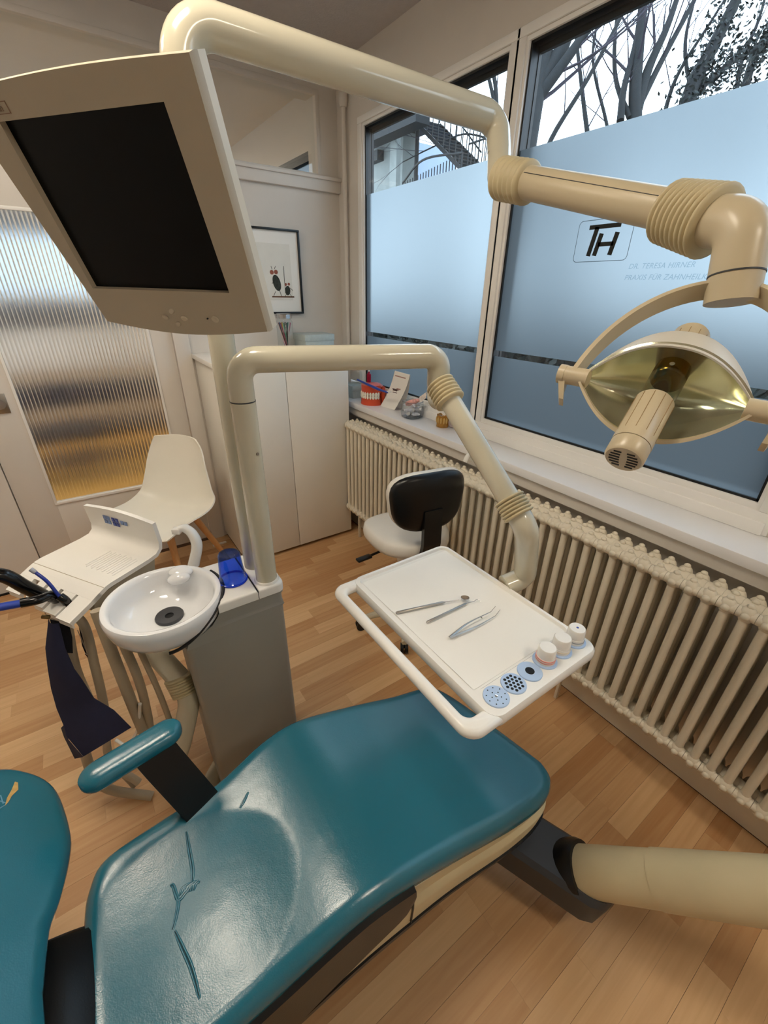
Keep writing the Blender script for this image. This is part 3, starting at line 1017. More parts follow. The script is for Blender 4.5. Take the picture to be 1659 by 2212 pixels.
fs = thing('fire_stair', (SX, 8.5, GZ), 'dark iron fire stair with railings outside the left window', 'stairs')
M_IRON = mat('dark_iron', (16, 17, 18), 0.6)
sa, sb_ = V((7.600, 10.093, 5.090)), V((7.600, 8.126, 3.757))
sdir = (sb_ - sa)
for off in (0.0, 0.85):
    part('stringer', lambda bm: prism(bm, [sa + V(off, 0, 0.0), sb_ + V(off, 0, 0.0), sb_ + V(off, 0, -0.09), sa + V(off, 0, -0.09)], (0.03, 0, 0)), M_IRON, fs, 0)
    def rail(bm):
        tube(bm, [sa + V(off, 0, 0.85), sb_ + V(off, 0, 0.85)], 0.022, 8)
        for k in range(11):
            p = sa + sdir * (k / 10)
            tube(bm, [p + V(off, 0, 0), p + V(off, 0, 0.85)], 0.011, 6)
    part('railing', rail, M_IRON, fs, 0)
st_me = None
for k in range(13):
    p = sa + sdir * ((k + 0.5) / 13)
    st = part('step', lambda bm: box(bm, p + V(0.02, -0.085, -0.05), p + V(0.85, 0.085, -0.03)), M_IRON, fs, 0)
def landing(bm):
    box(bm, sa + V(0, -0.0, -0.09), sa + V(0.9, 2.2, -0.02))
    box(bm, sb_ + V(0, -0.5, -0.09), sb_ + V(0.9, 0.0, -0.02))
part('landing', landing, M_IRON, fs, 0)
def lrail(bm):
    for x_ in (0.0, 0.88):
        for z_ in (0.45, 0.9):
            tube(bm, [sb_ + V(x_, 0, z_), sb_ + V(x_, -0.5, z_)], 0.018, 6)
        for k in range(6):
            q = sb_ + V(x_, -0.1 * k, 0)
            tube(bm, [q, q + V(0, 0, 0.9)], 0.010, 6)
    tube(bm, [sb_ + V(0.05, -0.45, -3.0), sb_ + V(0.05, -0.45, 0)], 0.05, 8)
    tube(bm, [V(sa.x + 0.05, sa.y - 0.2, GZ), sa + V(0.05, -0.2, -0.05)], 0.05, 8)
part('landing_railing', lrail, M_IRON, fs, 0)
def lower_rail(bm):
    a, b = V((7.000, 9.518, 3.707)), V((7.000, 7.631, 3.898))
    for z_ in (0.0, -0.5):
        tube(bm, smooth_path([a + V(0, 0, z_), (a + b) / 2 + V(-0.2, 0, 0.12 + z_), b + V(0, 0, z_)], 8), 0.02, 6)
    for k in range(22):
        p = a + (b - a) * k / 21
        tube(bm, [p + V(0, 0, -0.9), p], 0.011, 6)
part('lower_railing', lower_rail, M_IRON, fs, 0)

# ================================================================== radiator
rad = thing('radiator', (1.35, 1.2, 0.0), 'long cream column radiator running under the window sill', 'radiator')
COLS = (1.318, 1.352, 1.386)
ZT, ZB, PITCHR = 0.795, 0.225, 0.0462
def section(bm):
    y = 0.0
    for cx in COLS:
        tube(bm, [(cx, y, ZB), (cx, y, ZT)], 0.0125, 10, caps=False)
        for z, s in ((ZT, 1), (ZB, -1)):
            ellipsoid(bm, (cx, y, z), (0.019, 0.0215, 0.027), u=10, v=8)
            ellipsoid(bm, (cx, y, z + s * 0.026), (0.009, 0.010, 0.008), u=8, v=6)
    for z in (ZT, ZB):
        tube(bm, [(COLS[0], y, z), (COLS[-1], y, z)], 0.017, 10)
        tube(bm, [(COLS[1], y - 0.0229, z), (COLS[1], y + 0.0229, z)], 0.024, 12)
        tube(bm, [(COLS[0], y - 0.0226, z), (COLS[0], y + 0.0226, z)], 0.0165, 10)
        ellipsoid(bm, (COLS[0] - 0.017, y, z), (0.009, 0.011, 0.011), u=10, v=6)
sec_o = part('radiator_section', section, M_RAD, rad, 60, local=True)
n_sec = 57
for k in range(n_sec):
    o = sec_o if k == 0 else sec_o.copy()
    if k:
        C.objects.link(o)
        o.parent = rad
    o.location = V(0, 2.322 - 0.0231 - PITCHR * k, 0) - rad.location
for k in (2, 19, 37, 54):
    part('radiator_foot', lambda bm: box(bm, (1.345, 2.322 - PITCHR * k - 0.006, 0.0), (1.362, 2.322 - PITCHR * k + 0.006, ZB), 0.002), M_RAD, rad)

# ================================================================== cabinet and the things on it
CX0, CX1, CY0, CZ = 0.572, 1.342, 2.325, 1.215
cab = thing('cabinet', ((CX0 + CX1) / 2, 2.54, 0), 'tall white two-door cabinet standing between the door and the radiator', 'cabinet')
part('body', lambda bm: box(bm, (CX0, CY0 + 0.02, 0.035), (CX1, BY - 0.002, CZ - 0.032), 0.0015), M_CAB, cab)
part('plinth', lambda bm: box(bm, (CX0 + 0.01, CY0 + 0.05, 0.0), (CX1 - 0.01, BY - 0.02, 0.035)), M_BLACK, cab, 0)
part('top_board', lambda bm: box(bm, (CX0 - 0.014, CY0 - 0.012, CZ - 0.026), (CX1 + 0.004, BY - 0.002, CZ), 0.002), M_WHITE, cab)
for a, b in ((CX0, 0.941), (0.9425, CX1)):
    part('door', lambda bm: box(bm, (a + 0.0008, CY0, 0.022), (b - 0.0008, CY0 + 0.0185, CZ - 0.036), 0.0012), M_CAB, cab)

pic = thing('framed_picture', (1.09, BY, 1.64), 'black framed print of two insects hanging above the cabinet', 'picture')
QX0, QX1, QZ0, QZ1 = 0.905, 1.272, 1.417, 1.862
def pframe(bm):
    y0, y1 = BY - 0.024, BY - 0.002
    t = 0.011
    box(bm, (QX0, y0, QZ0), (QX1, y1, QZ0 + t), 0.001)
    box(bm, (QX0, y0, QZ1 - t), (QX1, y1, QZ1), 0.001)
    box(bm, (QX0, y0, QZ0 + t), (QX0 + t, y1, QZ1 - t), 0.001)
    box(bm, (QX1 - t, y0, QZ0 + t), (QX1, y1, QZ1 - t), 0.001)
part('frame', pframe, M_BLKPL, pic)
part('mount', lambda bm: box(bm, (QX0 + 0.01, BY - 0.012, QZ0 + 0.01), (QX1 - 0.01, BY - 0.004, QZ1 - 0.01)), M_PAPER, pic, 0)
part('print', lambda bm: box(bm, (QX0 + 0.055, BY - 0.0125, QZ0 + 0.075), (QX1 - 0.062, BY - 0.0115, QZ1 - 0.075)), mat('print_paper', (228, 226, 218), 0.8), pic, 0)
def flat_el(bm, cx, cz, rx, rz, ang, y):
    n = 20
    vs = [bm.verts.new((cx + rx * cos(2 * pi * k / n) * cos(ang) - rz * sin(2 * pi * k / n) * sin(ang), y, cz + rx * cos(2 * pi * k / n) * sin(ang) + rz * sin(2 * pi * k / n) * cos(ang))) for k in range(n)]
    bm.faces.new(vs)
YP = BY - 0.0132
def bugs_dark(bm):
    flat_el(bm, 1.112, 1.585, 0.024, 0.044, 0.25, YP)
    flat_el(bm, 1.178, 1.545, 0.017, 0.026, -0.1, YP)
    for a, b in (((1.10, 1.54), (1.085, 1.515)), ((1.125, 1.545), (1.135, 1.515)), ((1.17, 1.53), (1.16, 1.515)), ((1.188, 1.53), (1.20, 1.515)), ((1.162, 1.675), (1.162, 1.53)), ((1.098, 1.60), (1.082, 1.58)), ((1.195, 1.56), (1.212, 1.545)), ((1.09, 1.655), (1.085, 1.672)), ((1.105, 1.657), (1.112, 1.672))):
        tube(bm, [(a[0], YP, a[1]), (b[0], YP, b[1])], 0.0014, 5)
part('drawing', bugs_dark, mat('ink_grey_green', (52, 56, 50), 0.8, var=0.4, scale=60), pic, 0)
def bugs_eyes(bm):
    for x, z, r in ((1.086, 1.640, 0.012), (1.112, 1.642, 0.012), (1.168, 1.578, 0.008), (1.188, 1.580, 0.008)):
        flat_el(bm, x, z, r, r, 0, YP - 0.0004)
part('drawing', bugs_eyes, mat('ink_red_brown', (150, 88, 72), 0.8), pic, 0)
part('drawing', lambda bm: box(bm, (1.075, YP, 1.507), (1.218, YP + 0.0005, 1.515)), mat('ink_brown', (104, 74, 54), 0.8), pic, 0)

jar = thing('straw_jar', (1.09, 2.64, CZ), 'glass jar with a silver lid full of coloured straws on the cabinet', 'jar')
def mk_glass(bm):
    lathe(bm, [(0.0, 0.0), (0.046, 0.0), (0.048, 0.004), (0.048, 0.165), (0.042, 0.175), (0.042, 0.185)], jar.location, (0, 0, 1), 28)
part('glass_body', mk_glass, pane_mat('jar_glass', (0.93, 0.95, 0.95), 1.3), jar)
part('lid', lambda bm: lathe(bm, [(0.0, 0.183), (0.046, 0.183), (0.046, 0.205), (0.043, 0.208), (0.0, 0.208)], jar.location, (0, 0, 1), 28), M_STEEL, jar)
for k, c in enumerate(((210, 110, 130), (60, 120, 90), (30, 30, 34), (190, 170, 70), (90, 110, 170), (220, 160, 160), (40, 44, 46), (150, 70, 90), (96, 140, 120), (24, 26, 28), (200, 190, 180), (176, 90, 110))):
    r_ = random.Random(k)
    a = 2 * pi * k / 12
    b0 = jar.location + V(0.012 * cos(a + 2), 0.012 * sin(a + 2), 0.004)
    t0 = jar.location + V(0.036 * cos(a), 0.036 * sin(a), 0.16)
    part('straw', lambda bm: tube(bm, [b0, t0], 0.0036, 8), mat('straw_%d' % k, c, 0.4), jar)

bx = thing('grey_box', (1.27, 2.6, CZ), 'pale grey lidded cardboard box on the cabinet, right of the straw jar', 'box')
M_GBOX = mat('grey_card', (176, 186, 184), 0.7, var=0.05, scale=90)
part('box_body', lambda bm: box(bm, (1.170, 2.53, CZ), (1.362, 2.70, CZ + 0.085), 0.002), M_GBOX, bx)
part('box_lid', lambda bm: box(bm, (1.166, 2.526, CZ + 0.06), (1.366, 2.704, CZ + 0.096), 0.002), M_GBOX, bx)

# ================================================================== things on the window sill
SZ = 0.921
sbx = thing('sill_box', (1.50, 2.47, SZ), 'small grey lidded box at the far end of the sill behind the jaw model', 'box')
part('box_body', lambda bm: box(bm, (1.44, 2.44, SZ), (1.55, 2.56, SZ + 0.07), 0.002), M_GBOX, sbx)
part('box_lid', lambda bm: box(bm, (1.436, 2.436, SZ + 0.05), (1.554, 2.564, SZ + 0.08), 0.002), M_GBOX, sbx)

M_GUM = mat('gum_red', (206, 78, 48), 0.32, var=0.06)
M_GUM2 = mat('gum_pink', (214, 112, 104), 0.35, var=0.05)
M_TOOTH = mat('tooth_white', (240, 236, 222), 0.2, var=0.02)
jaw = thing('jaw_model', (1.475, 2.27, SZ), 'large red jaw model with two rows of white teeth on the sill', 'model')
def jp(a, r):   # horseshoe opening towards the back
    return V(1.478 + 0.0, 2.27, 0) + V(-cos(a) * r * 0.95, sin(a) * r * 1.05, 0)
def arch(bm, z0, z1, r0, r1, rin):
    rings = []
    for k in range(25):
        a = -1.9 + 3.8 * k / 24
        o0, o1, i_ = jp(a, r0), jp(a, r1), jp(a, rin)
        rings.append([o0 + V(0, 0, z0), (o0 + o1) / 2 * 1.0 + V(0, 0, (z0 + z1) / 2), o1 + V(0, 0, z1), i_ + V(0, 0, z1), i_ + V(0, 0, z0)])
    loft(bm, rings)
part('lower_gum', lambda bm: arch(bm, SZ, SZ + 0.046, 0.071, 0.066, 0.03), M_GUM, jaw, 50)
part('upper_gum', lambda bm: arch(bm, SZ + 0.072, SZ + 0.118, 0.066, 0.068, 0.03), M_GUM, jaw, 50)
part('palate', lambda bm: lathe(bm, [(0.0, 0.128), (0.045, 0.122), (0.062, 0.108), (0.05, 0.10), (0.0, 0.1)], (1.487, 2.27, SZ), (0, 0, 1), 24), M_GUM2, jaw, 50)
part('hinge', lambda bm: (box(bm, (1.51, 2.20, SZ), (1.535, 2.34, SZ + 0.11), 0.008)), M_GUM, jaw)
tooth_me = None
for rowz, s in ((SZ + 0.072, -1), (SZ + 0.044, 1)):
    for k in range(13):
        a = -1.62 + 3.24 * k / 12
        c = jp(a, 0.066)
        w = 0.0075 if abs(k - 6) < 4 else 0.0085
        part('tooth', lambda bm: ellipsoid(bm, c + V(0, 0, rowz + s * 0.006), (0.006, w, 0.0135), (cos(a), -sin(a), 0), (sin(a), cos(a), 0), (0, 0, 1), 10, 8), M_TOOTH, jaw, 60)

tb = thing('toothbrush', (1.45, 2.25, SZ + 0.135), 'blue toothbrush lying across the top of the red jaw model', 'toothbrush')
TBP = [(1.420, 2.347, 1.059), (1.410, 2.183, 1.051), (1.410, 2.084, 1.044), (1.420, 2.014, 1.040)]
part('handle', lambda bm: tube(bm, smooth_path(TBP), [0.008 - 0.003 * abs(i - 12) / 12 for i in range(25)], 12), M_BLUE, tb)
def bristles(bm):
    a, b = V(TBP[-1]), V(TBP[-2])
    box(bm, a + V(-0.004, 0.0, -0.004), a + V(0.026, 0.012, 0.006), 0.002)
part('brush_head', bristles, M_WPL, tb)
ib = thing('gum_syringe', (1.475, 2.30, SZ + 0.12), 'small red bottle with a white nozzle standing on the jaw model', 'bottle')
part('bottle_body', lambda bm: lathe(bm, [(0.0, 0.0), (0.0125, 0.0), (0.0135, 0.004), (0.0135, 0.048), (0.010, 0.052), (0.006, 0.054), (0.006, 0.064), (0.0, 0.064)], (1.475, 2.30, SZ + 0.126), (0, 0, 1), 18), mat('red_bottle', (150, 20, 52), 0.25, var=0.05), ib)
part('nozzle', lambda bm: lathe(bm, [(0.0, 0.06), (0.005, 0.062), (0.0028, 0.088), (0.0, 0.088)], (1.475, 2.30, SZ + 0.126), (0, 0, 1), 12), M_WPL, ib)

lf = thing('leaflet', (1.45, 2.08, SZ), 'folded white tooth-care leaflet standing bent on the sill', 'leaflet')
LA, LB = V((1.482, 2.179, 0.922)), V((1.496, 2.050, 0.922))
LT0, LT1 = V((1.478, 2.032, 1.152)), V((1.478, 1.890, 1.150))
def leaf_front(bm):
    g = []
    for i in range(9):
        t = i / 8
        bow = V(1, 0, 0) * (0.014 * sin(pi * t))
        g.append([(LA + (LT0 - LA) * t + bow).lerp(LB + (LT1 - LB) * t + bow, j / 4) for j in range(5)])
    sheet(bm, g, 0.0008)
part('front_leaf', leaf_front, M_PAPER, lf, 60)
def leaf_back(bm):
    g = []
    for i in range(9):
        t = i / 8
        q0, q1 = LT0 + V(0.001, 0, 0), LT1 + V(0.001, 0, 0)
        p0, p1 = LA + V(0.060, -0.004, 0), LB + V(0.060, -0.004, 0)
        bow = V(1, 0, 0) * (0.012 * sin(pi * t))
        g.append([(q0 + (p0 - q0) * t + bow).lerp(q1 + (p1 - q1) * t + bow, j / 4) for j in range(5)])
    sheet(bm, g, 0.0008)
part('back_leaf', leaf_back, M_PAPER, lf, 60)
def on_leaf(u, v):
    t = v
    bow = V(1, 0, 0) * (0.014 * sin(pi * t)) + V(-0.0012, 0, 0)
    return (LA + (LT0 - LA) * t + bow).lerp(LB + (LT1 - LB) * t + bow, u)
def quad_on(bm, u0, v0, u1, v1):
    bm.faces.new([bm.verts.new(on_leaf(*q)) for q in ((u0, v0), (u1, v0), (u1, v1), (u0, v1))])
part('printed_picture', lambda bm: [quad_on(bm, 0.2, 0.52, 0.62, 0.545), quad_on(bm, 0.25, 0.49, 0.55, 0.52), quad_on(bm, 0.3, 0.44, 0.6, 0.46)], mat('print_brown', (92, 70, 66), 0.7), lf, 0)
part('printed_picture', lambda bm: [quad_on(bm, 0.45, 0.545, 0.72, 0.58), quad_on(bm, 0.1, 0.87, 0.8, 0.9)], mat('print_rose', (176, 140, 132), 0.7), lf, 0)

M_TUBE = mat('sample_tube_white', (226, 228, 234), 0.3, var=0.12, scale=60)
cj = thing('sample_jar', (1.50, 1.93, SZ), 'clear glass jar filled with small white toothpaste tubes and sweets', 'jar')
JC = V(1.487, 1.868, 0.921)
cj.location = JC
def rr_ring(r, z, sq=0.35):
    out = []
    for k in range(32):
        a = 2 * pi * k / 32
        e = (abs(cos(a)) ** 4 + abs(sin(a)) ** 4) ** (-0.25)
        rr_ = r * (1 + sq * (e - 1))
        out.append(JC + V(rr_ * cos(a), rr_ * sin(a), z))
    return out
part('glass_body', lambda bm: loft(bm, [rr_ring(0.040, 0.0), rr_ring(0.052, 0.006, 1), rr_ring(0.055, 0.03, 1), rr_ring(0.052, 0.055, 1), rr_ring(0.050, 0.09, 1)], caps=False), pane_mat('clear_jar_glass', (0.84, 0.87, 0.90), 3.0), cj, 60)
part('glass_base', lambda bm: loft(bm, [rr_ring(0.040, 0.0), rr_ring(0.049, 0.008, 1)]), pane_mat('jar_base_glass', (0.66, 0.70, 0.75), 3.0), cj, 60)
def jrim(bm):
    ring = rr_ring(0.050, 0.09, 1)
    tube(bm, ring + [ring[0], ring[1]], 0.0018, 8)
part('glass_rim', jrim, pane_mat('jar_rim_glass', (0.70, 0.74, 0.78), 3.0), cj, 60)
rj = random.Random(6)
for k in range(9):
    lv = k // 3
    a = 2.4 * k
    c = JC + V(0.026 * cos(a), 0.026 * sin(a), 0.024 + 0.024 * lv)
    d = V(rj.uniform(-1, 1), rj.uniform(-1, 1), rj.uniform(-0.3, 0.3)).normalized()
    tt = thing('sample_tube', c, 'white sample toothpaste tube %s of the clear jar' % (('at the bottom front', 'at the bottom back', 'at the bottom right', 'in the middle left', 'in the middle back', 'in the middle right', 'on top, at the left rim', 'on top, at the back rim', 'on top, at the right rim')[k]), 'tube', 'sample tubes in the clear jar')
    part('tube_body', lambda bm: tube(bm, [c - d * 0.030, c + d * 0.014], [0.005, 0.0125], 12), M_TUBE, tt)
    part('tube_cap', lambda bm: tube(bm, [c + d * 0.014, c + d * 0.028], 0.009, 12), M_WPL, tt)
wr = thing('sweet_wrapper', JC + V(-0.005, -0.02, 0.10), 'pink and white twisted sweet wrapper sticking out of the clear jar', 'wrapper')
def wrp(bm):
    a, b = JC + V(-0.03, 0.02, 0.075), JC + V(0.01, -0.045, 0.105)
    tube(bm, [a, a.lerp(b, 0.25), a.lerp(b, 0.7), b], [0.011, 0.015, 0.015, 0.008], 10)
part('wrapper_body', wrp, mat('wrapper_pink', (226, 168, 160), 0.3, var=0.3, scale=70), wr)
def wrp2(bm):
    rw = random.Random(3)
    b = JC + V(0.01, -0.045, 0.105)
    g = []
    for i in range(6):
        g.append([b + V(0.004 * i + rw.uniform(-0.003, 0.003), -0.006 * i + rw.uniform(-0.002, 0.002), -0.016 + 0.008 * j + 0.006 * i) for j in range(5)])
    sheet(bm, g, 0.0006)
part('wrapper_twist', wrp2, mat('wrapper_white', (232, 222, 214), 0.35, var=0.2, scale=80), wr)

M_AMBER = mat('amber_resin', (206, 150, 60), 0.15, var=0.15, scale=60, trans=0.55)
am = thing('resin_jaw_model', (1.513, 1.642, 0.921), 'small amber resin tooth model on the sill, nearest the tray arm', 'model')
def amber(bm):
    c = am.location
    rings = []
    for k in range(15):
        a = -2.2 + 4.4 * k / 14
        p = c + V(-cos(a) * 0.030, sin(a) * 0.034, 0)
        q = c + V(-cos(a) * 0.014, sin(a) * 0.016, 0)
        bz = 0.003 * sin(k * 2.1)
        rings.append([p + V(0, 0, 0), p * 1.0 + V(0.002, 0, 0.03), p + V(0, 0, 0.062 + bz), q + V(0, 0, 0.062 + bz), q])
    loft(bm, rings)
part('gum_block', amber, M_AMBER, am, 40)
for k in range(7):
    a = -1.5 + 3.0 * k / 6
    part('tooth', lambda bm: ellipsoid(bm, am.location + V(-cos(a) * 0.029, sin(a) * 0.033, 0.036), (0.005, 0.006, 0.017), (cos(a), -sin(a), 0), (sin(a), cos(a), 0), (0, 0, 1), 10, 8), mat('amber_tooth_%d' % k, (222, 182, 104), 0.2, trans=0.3), am, 60)
def clasp(bm):
    c = am.location
    tube(bm, [c + V(0.03, -0.02, 0.05), c + V(0.045, -0.05, 0.058)], 0.006, 10)
    ellipsoid(bm, c + V(0.035, -0.045, 0.028), (0.03, 0.022, 0.028), u=16, v=10)
part('clear_half', clasp, mat('clear_pink_resin', (232, 214, 212), 0.1, trans=0.7), am)

# ================================================================== white shell chair
ch = thing('shell_chair', (0.185, 2.36, 0), 'white plastic shell chair with wooden legs in front of the reeded glass door', 'chair', rz=math.atan2(-0.68, -0.73) + pi / 2)
# local: +Y is the back, chair faces -Y
def shell_pt(u, t):
    """u across -1..1, t along: 0 front lip .. 1 top of the back"""
    L = [(0.0, -0.245, 0.440), (0.1, -0.225, 0.452), (0.25, -0.12, 0.447), (0.42, 0.02, 0.432), (0.52, 0.11, 0.435), (0.6, 0.165, 0.468), (0.68, 0.195, 0.53), (0.8, 0.222, 0.64), (0.92, 0.243, 0.76), (1.0, 0.252, 0.822)]
    W = [(0.0, 0.205), (0.1, 0.228), (0.3, 0.245), (0.5, 0.245), (0.62, 0.232), (0.75, 0.205), (0.88, 0.172), (0.96, 0.15), (1.0, 0.125)]
    ya = interp([(a, b) for a, b, c in L], t)
    za = interp([(a, c) for a, b, c in L], t)
    w = interp(W, t)
    k = abs(u) ** 3
    seatness = 1 - sm(0.5, 0.72, t)
    ya += -0.055 * k * (1 - seatness) * (1.0 if t < 0.9 else 0.7)
    za += 0.052 * k * seatness * (0.35 + 0.65 * sm(0.0, 0.3, t)) + 0.02 * k * (sm(0.45, 0.6, t) - sm(0.6, 0.8, t))
    za -= 0.012 * u * u * sm(0.93, 1.0, t) * 0 
    return (u * w, ya, za + 0.004 * cos(u * pi) * sm(0.9, 1, t))
def shell(bm):
    g = []
    for i in range(41):
        t = i / 40
        g.append([shell_pt(-1 + 2 * j / 20, t) for j in range(21)])
    # soften the table polyline
    for _ in range(3):
        h_ = [list(r) for r in g]
        for i in range(1, 40):
            for j in range(21):
                h_[i][j] = tuple((g[i - 1][j][k] + 2 * g[i][j][k] + g[i + 1][j][k]) / 4 for k in range(3))
        g = h_
    sheet(bm, g, -0.007)
part('seat_shell', shell, M_SHELL, ch, 70, local=True)
for sx in (-1, 1):
    for sy in (-1, 1):
        def leg(bm):
            a, b = V(sx * 0.10, sy * 0.10 + 0.0, 0.415), V(sx * 0.215, sy * 0.225 + 0.01, 0.0)
            tube(bm, [a, a.lerp(b, 0.5), b], [0.019, 0.017, 0.011], 14)
        part('leg', leg, M_BEECH, ch, 60, local=True)
def under(bm):
    for s in (-1, 1):
        tube(bm, [V(-0.105, s * 0.105, 0.405), V(0.105, s * 0.105, 0.405)], 0.007, 10)
        tube(bm, [V(s * 0.105, -0.105, 0.405), V(s * 0.105, 0.105, 0.405)], 0.007, 10)
    box(bm, (-0.10, -0.10, 0.405), (0.10, 0.10, 0.425), 0.004)
part('leg_bracket', under, M_BLKPL, ch, local=True)

# ================================================================== dental stool
STC = V(1.092, 1.372, 0)
fdir = radians(80)     # facing direction of the stool
st = thing('dental_stool', STC, 'white vinyl swivel stool with a black backrest shell by the radiator', 'stool', rz=fdir - pi / 2)
# local: faces +Y, backrest at -Y
def cushion(bm, rx, ry, z0, z1, edge, fx=1.0):
    rings = []
    for r_, z in ((0.90, z0), (0.985, z0 + 0.010), (1.0, z0 + 0.025), (1.0, z1 - edge), (0.975, z1 - edge * 0.35), (0.90, z1 - 0.006), (0.7, z1 - 0.001), (0.35, z1 - 0.004), (0.02, z1 - 0.006)):
        ring = []
        for k in range(44):
            a = 2 * pi * k / 44
            e = (abs(cos(a)) ** 2.6 + abs(sin(a)) ** 2.6) ** (-1 / 2.6)
            yy = sin(a) * e * ry * r_
            xx = cos(a) * e * rx * r_ * (1 + 0.12 * (yy / ry) * 0.5)
            ring.append((xx, yy, z - 0.018 * max(0, yy / ry) ** 2))
        rings.append(ring)
    loft(bm, rings)
part('seat', lambda bm: cushion(bm, 0.19, 0.195, 0.51, 0.585, 0.04), M_SEAT, st, 70, local=True)
BC = V(0, -0.185, 0.785)
def back_pts(r, dep, bulge):
    ring = []
    for k in range(44):
        a = 2 * pi * k / 44
        e = (abs(cos(a)) ** 3.2 + abs(sin(a)) ** 3.2) ** (-1 / 3.2)
        x, z = cos(a) * e * 0.172 * r, sin(a) * e * 0.130 * r
        x *= 1 + 0.10 * (z / 0.130)
        ring.append(BC + V(x, dep + 0.9 * x * x, z))
    return ring
part('backrest_cushion', lambda bm: loft(bm, [back_pts(0.97, -0.006, 0), back_pts(1.0, 0.004, 0), back_pts(1.0, 0.022, 0), back_pts(0.95, 0.036, 0), back_pts(0.8, 0.042, 0), back_pts(0.02, 0.044, 0)]), M_SEAT, st, 70, local=True)
part('backrest_shell', lambda bm: loft(bm, [back_pts(0.985, 0.0, 0), back_pts(0.985, -0.010, 0), back_pts(0.95, -0.022, 0), back_pts(0.85, -0.029, 0), back_pts(0.4, -0.034, 0), back_pts(0.02, -0.035, 0)]), M_BLKPL, st, 70, local=True)
def bpost(bm):
    pts = fillet([V(0, -0.215, 0.76), V(0, -0.222, 0.60), V(0, -0.20, 0.488), V(0, 0.0, 0.478)], 0.05, 6)
    rings = []
    for i, p in enumerate(pts):
        t = (pts[min(i + 1, len(pts) - 1)] - pts[max(i - 1, 0)]).normalized()
        n = V(1, 0, 0).cross(t).normalized()
        w, th = 0.042, 0.011
        rings.append([p + V(-w, 0, 0) - n * th, p + V(w, 0, 0) - n * th, p + V(w, 0, 0) + n * th, p + V(-w, 0, 0) + n * th])
    loft(bm, rings)
part('backrest_post', bpost, M_BLKPL, st, 40, local=True)
part('seat_plate', lambda bm: (box(bm, (-0.09, -0.10, 0.478), (0.09, 0.10, 0.51), 0.006), lathe(bm, [(0.0, 0.38), (0.04, 0.38), (0.055, 0.475), (0.0, 0.475)], (0, 0, 0), (0, 0, 1), 24)), M_SEAT, st, local=True)
def lever(bm):
    tube(bm, [V(-0.06, 0.0, 0.483), V(-0.205, -0.035, 0.478)], 0.006, 10)
    obox(bm, V(-0.235, -0.042, 0.478), (0.075, 0.03, 0.013), V(1, 0.2, 0), V(-0.2, 1, 0), V(0, 0, 1), 0.005)
part('lever', lever, M_BLKPL, st, local=True)
part('gas_column', lambda bm: lathe(bm, [(0.0, 0.07), (0.028, 0.07), (0.028, 0.22), (0.018, 0.225), (0.018, 0.40), (0.0, 0.40)], (0, 0, 0), (0, 0, 1), 24), M_SEAT, st, local=True)
part('hub', lambda bm: lathe(bm, [(0.0, 0.05), (0.05, 0.05), (0.05, 0.09), (0.035, 0.105), (0.0, 0.105)], (0, 0, 0), (0, 0, 1), 24), M_CREAM, st, local=True)
for k in range(5):
    a = 2 * pi * k / 5 + pi - 0.12
    d = V(cos(a), sin(a), 0)
    lg = part('base_leg', lambda bm: tube(bm, [d * 0.03 + V(0, 0, 0.078), d * 0.15 + V(0, 0, 0.074), d * 0.235 + V(0, 0, 0.064)], [0.022, 0.018, 0.014], 12), M_CREAM, st, 60, local=True)
    n = V(-d.y, d.x, 0)
    def caster(bm):
        for s in (-1, 1):
            tube(bm, [d * 0.228 + n * (0.004 * s) + V(0, 0, 0.026), d * 0.228 + n * (0.018 * s) + V(0, 0, 0.026)], 0.026, 18)
        tube(bm, [d * 0.228 + V(0, 0, 0.03), d * 0.228 + V(0, 0, 0.066)], 0.006, 10)
    part('caster', caster, M_BLKPL, lg, 40, local=True)

# ================================================================== dental unit: pedestal, deck, spittoon
UX0, UX1, UY0, UY1, UZ = 0.052, 0.338, 1.0, 1.20, 0.79
unit = thing('dental_unit', (0.2, 1.1, 0), 'grey metal instrument unit with a white spittoon bowl and white deck', 'dental unit')
BO = V(0.036, 1.10, 0.0)
def hug(r, y0, y1, x1, z):
    """Outline of a block whose left side is hollowed round the bowl."""
    a0, a1 = math.asin((y0 - BO.y) / r), math.asin((y1 - BO.y) / r)
    return [V(BO.x + r * cos(a0 + (a1 - a0) * k / 14), BO.y + r * sin(a0 + (a1 - a0) * k / 14), z) for k in range(15)] + [V(x1, y1, z), V(x1, y0, z)]
def ped(bm):
    box(bm, (UX0, UY0, 0.03), (UX1, UY1, 0.672))
    loft(bm, [hug(r, UY0, UY1, UX1, z) for r, z in ((0.1015, 0.672), (0.104, 0.700), (0.120, 0.710), (0.137, 0.725), (0.150, 0.748), (0.1525, UZ - 0.034))])
    es = [e for e in bm.edges if abs((e.verts[0].co - e.verts[1].co).z) > 0.02 and (e.verts[0].co.x > UX1 - 0.001 or (e.verts[0].co.x < UX0 + 0.001))]
    bmesh.ops.bevel(bm, geom=es, offset=0.018, segments=4, affect='EDGES', profile=0.5)
part('pedestal', ped, M_GREY, unit)
part('pedestal_foot', lambda bm: box(bm, (UX0 + 0.01, UY0 + 0.01, 0.0), (UX1 - 0.01, UY1 - 0.01, 0.032)), M_BLKPL, unit, 0)
part('gap_strip', lambda bm: box(bm, (0.200, UY0 + 0.003, UZ - 0.038), (UX1 - 0.002, UY1 - 0.003, UZ - 0.028)), M_BLACK, unit, 0)
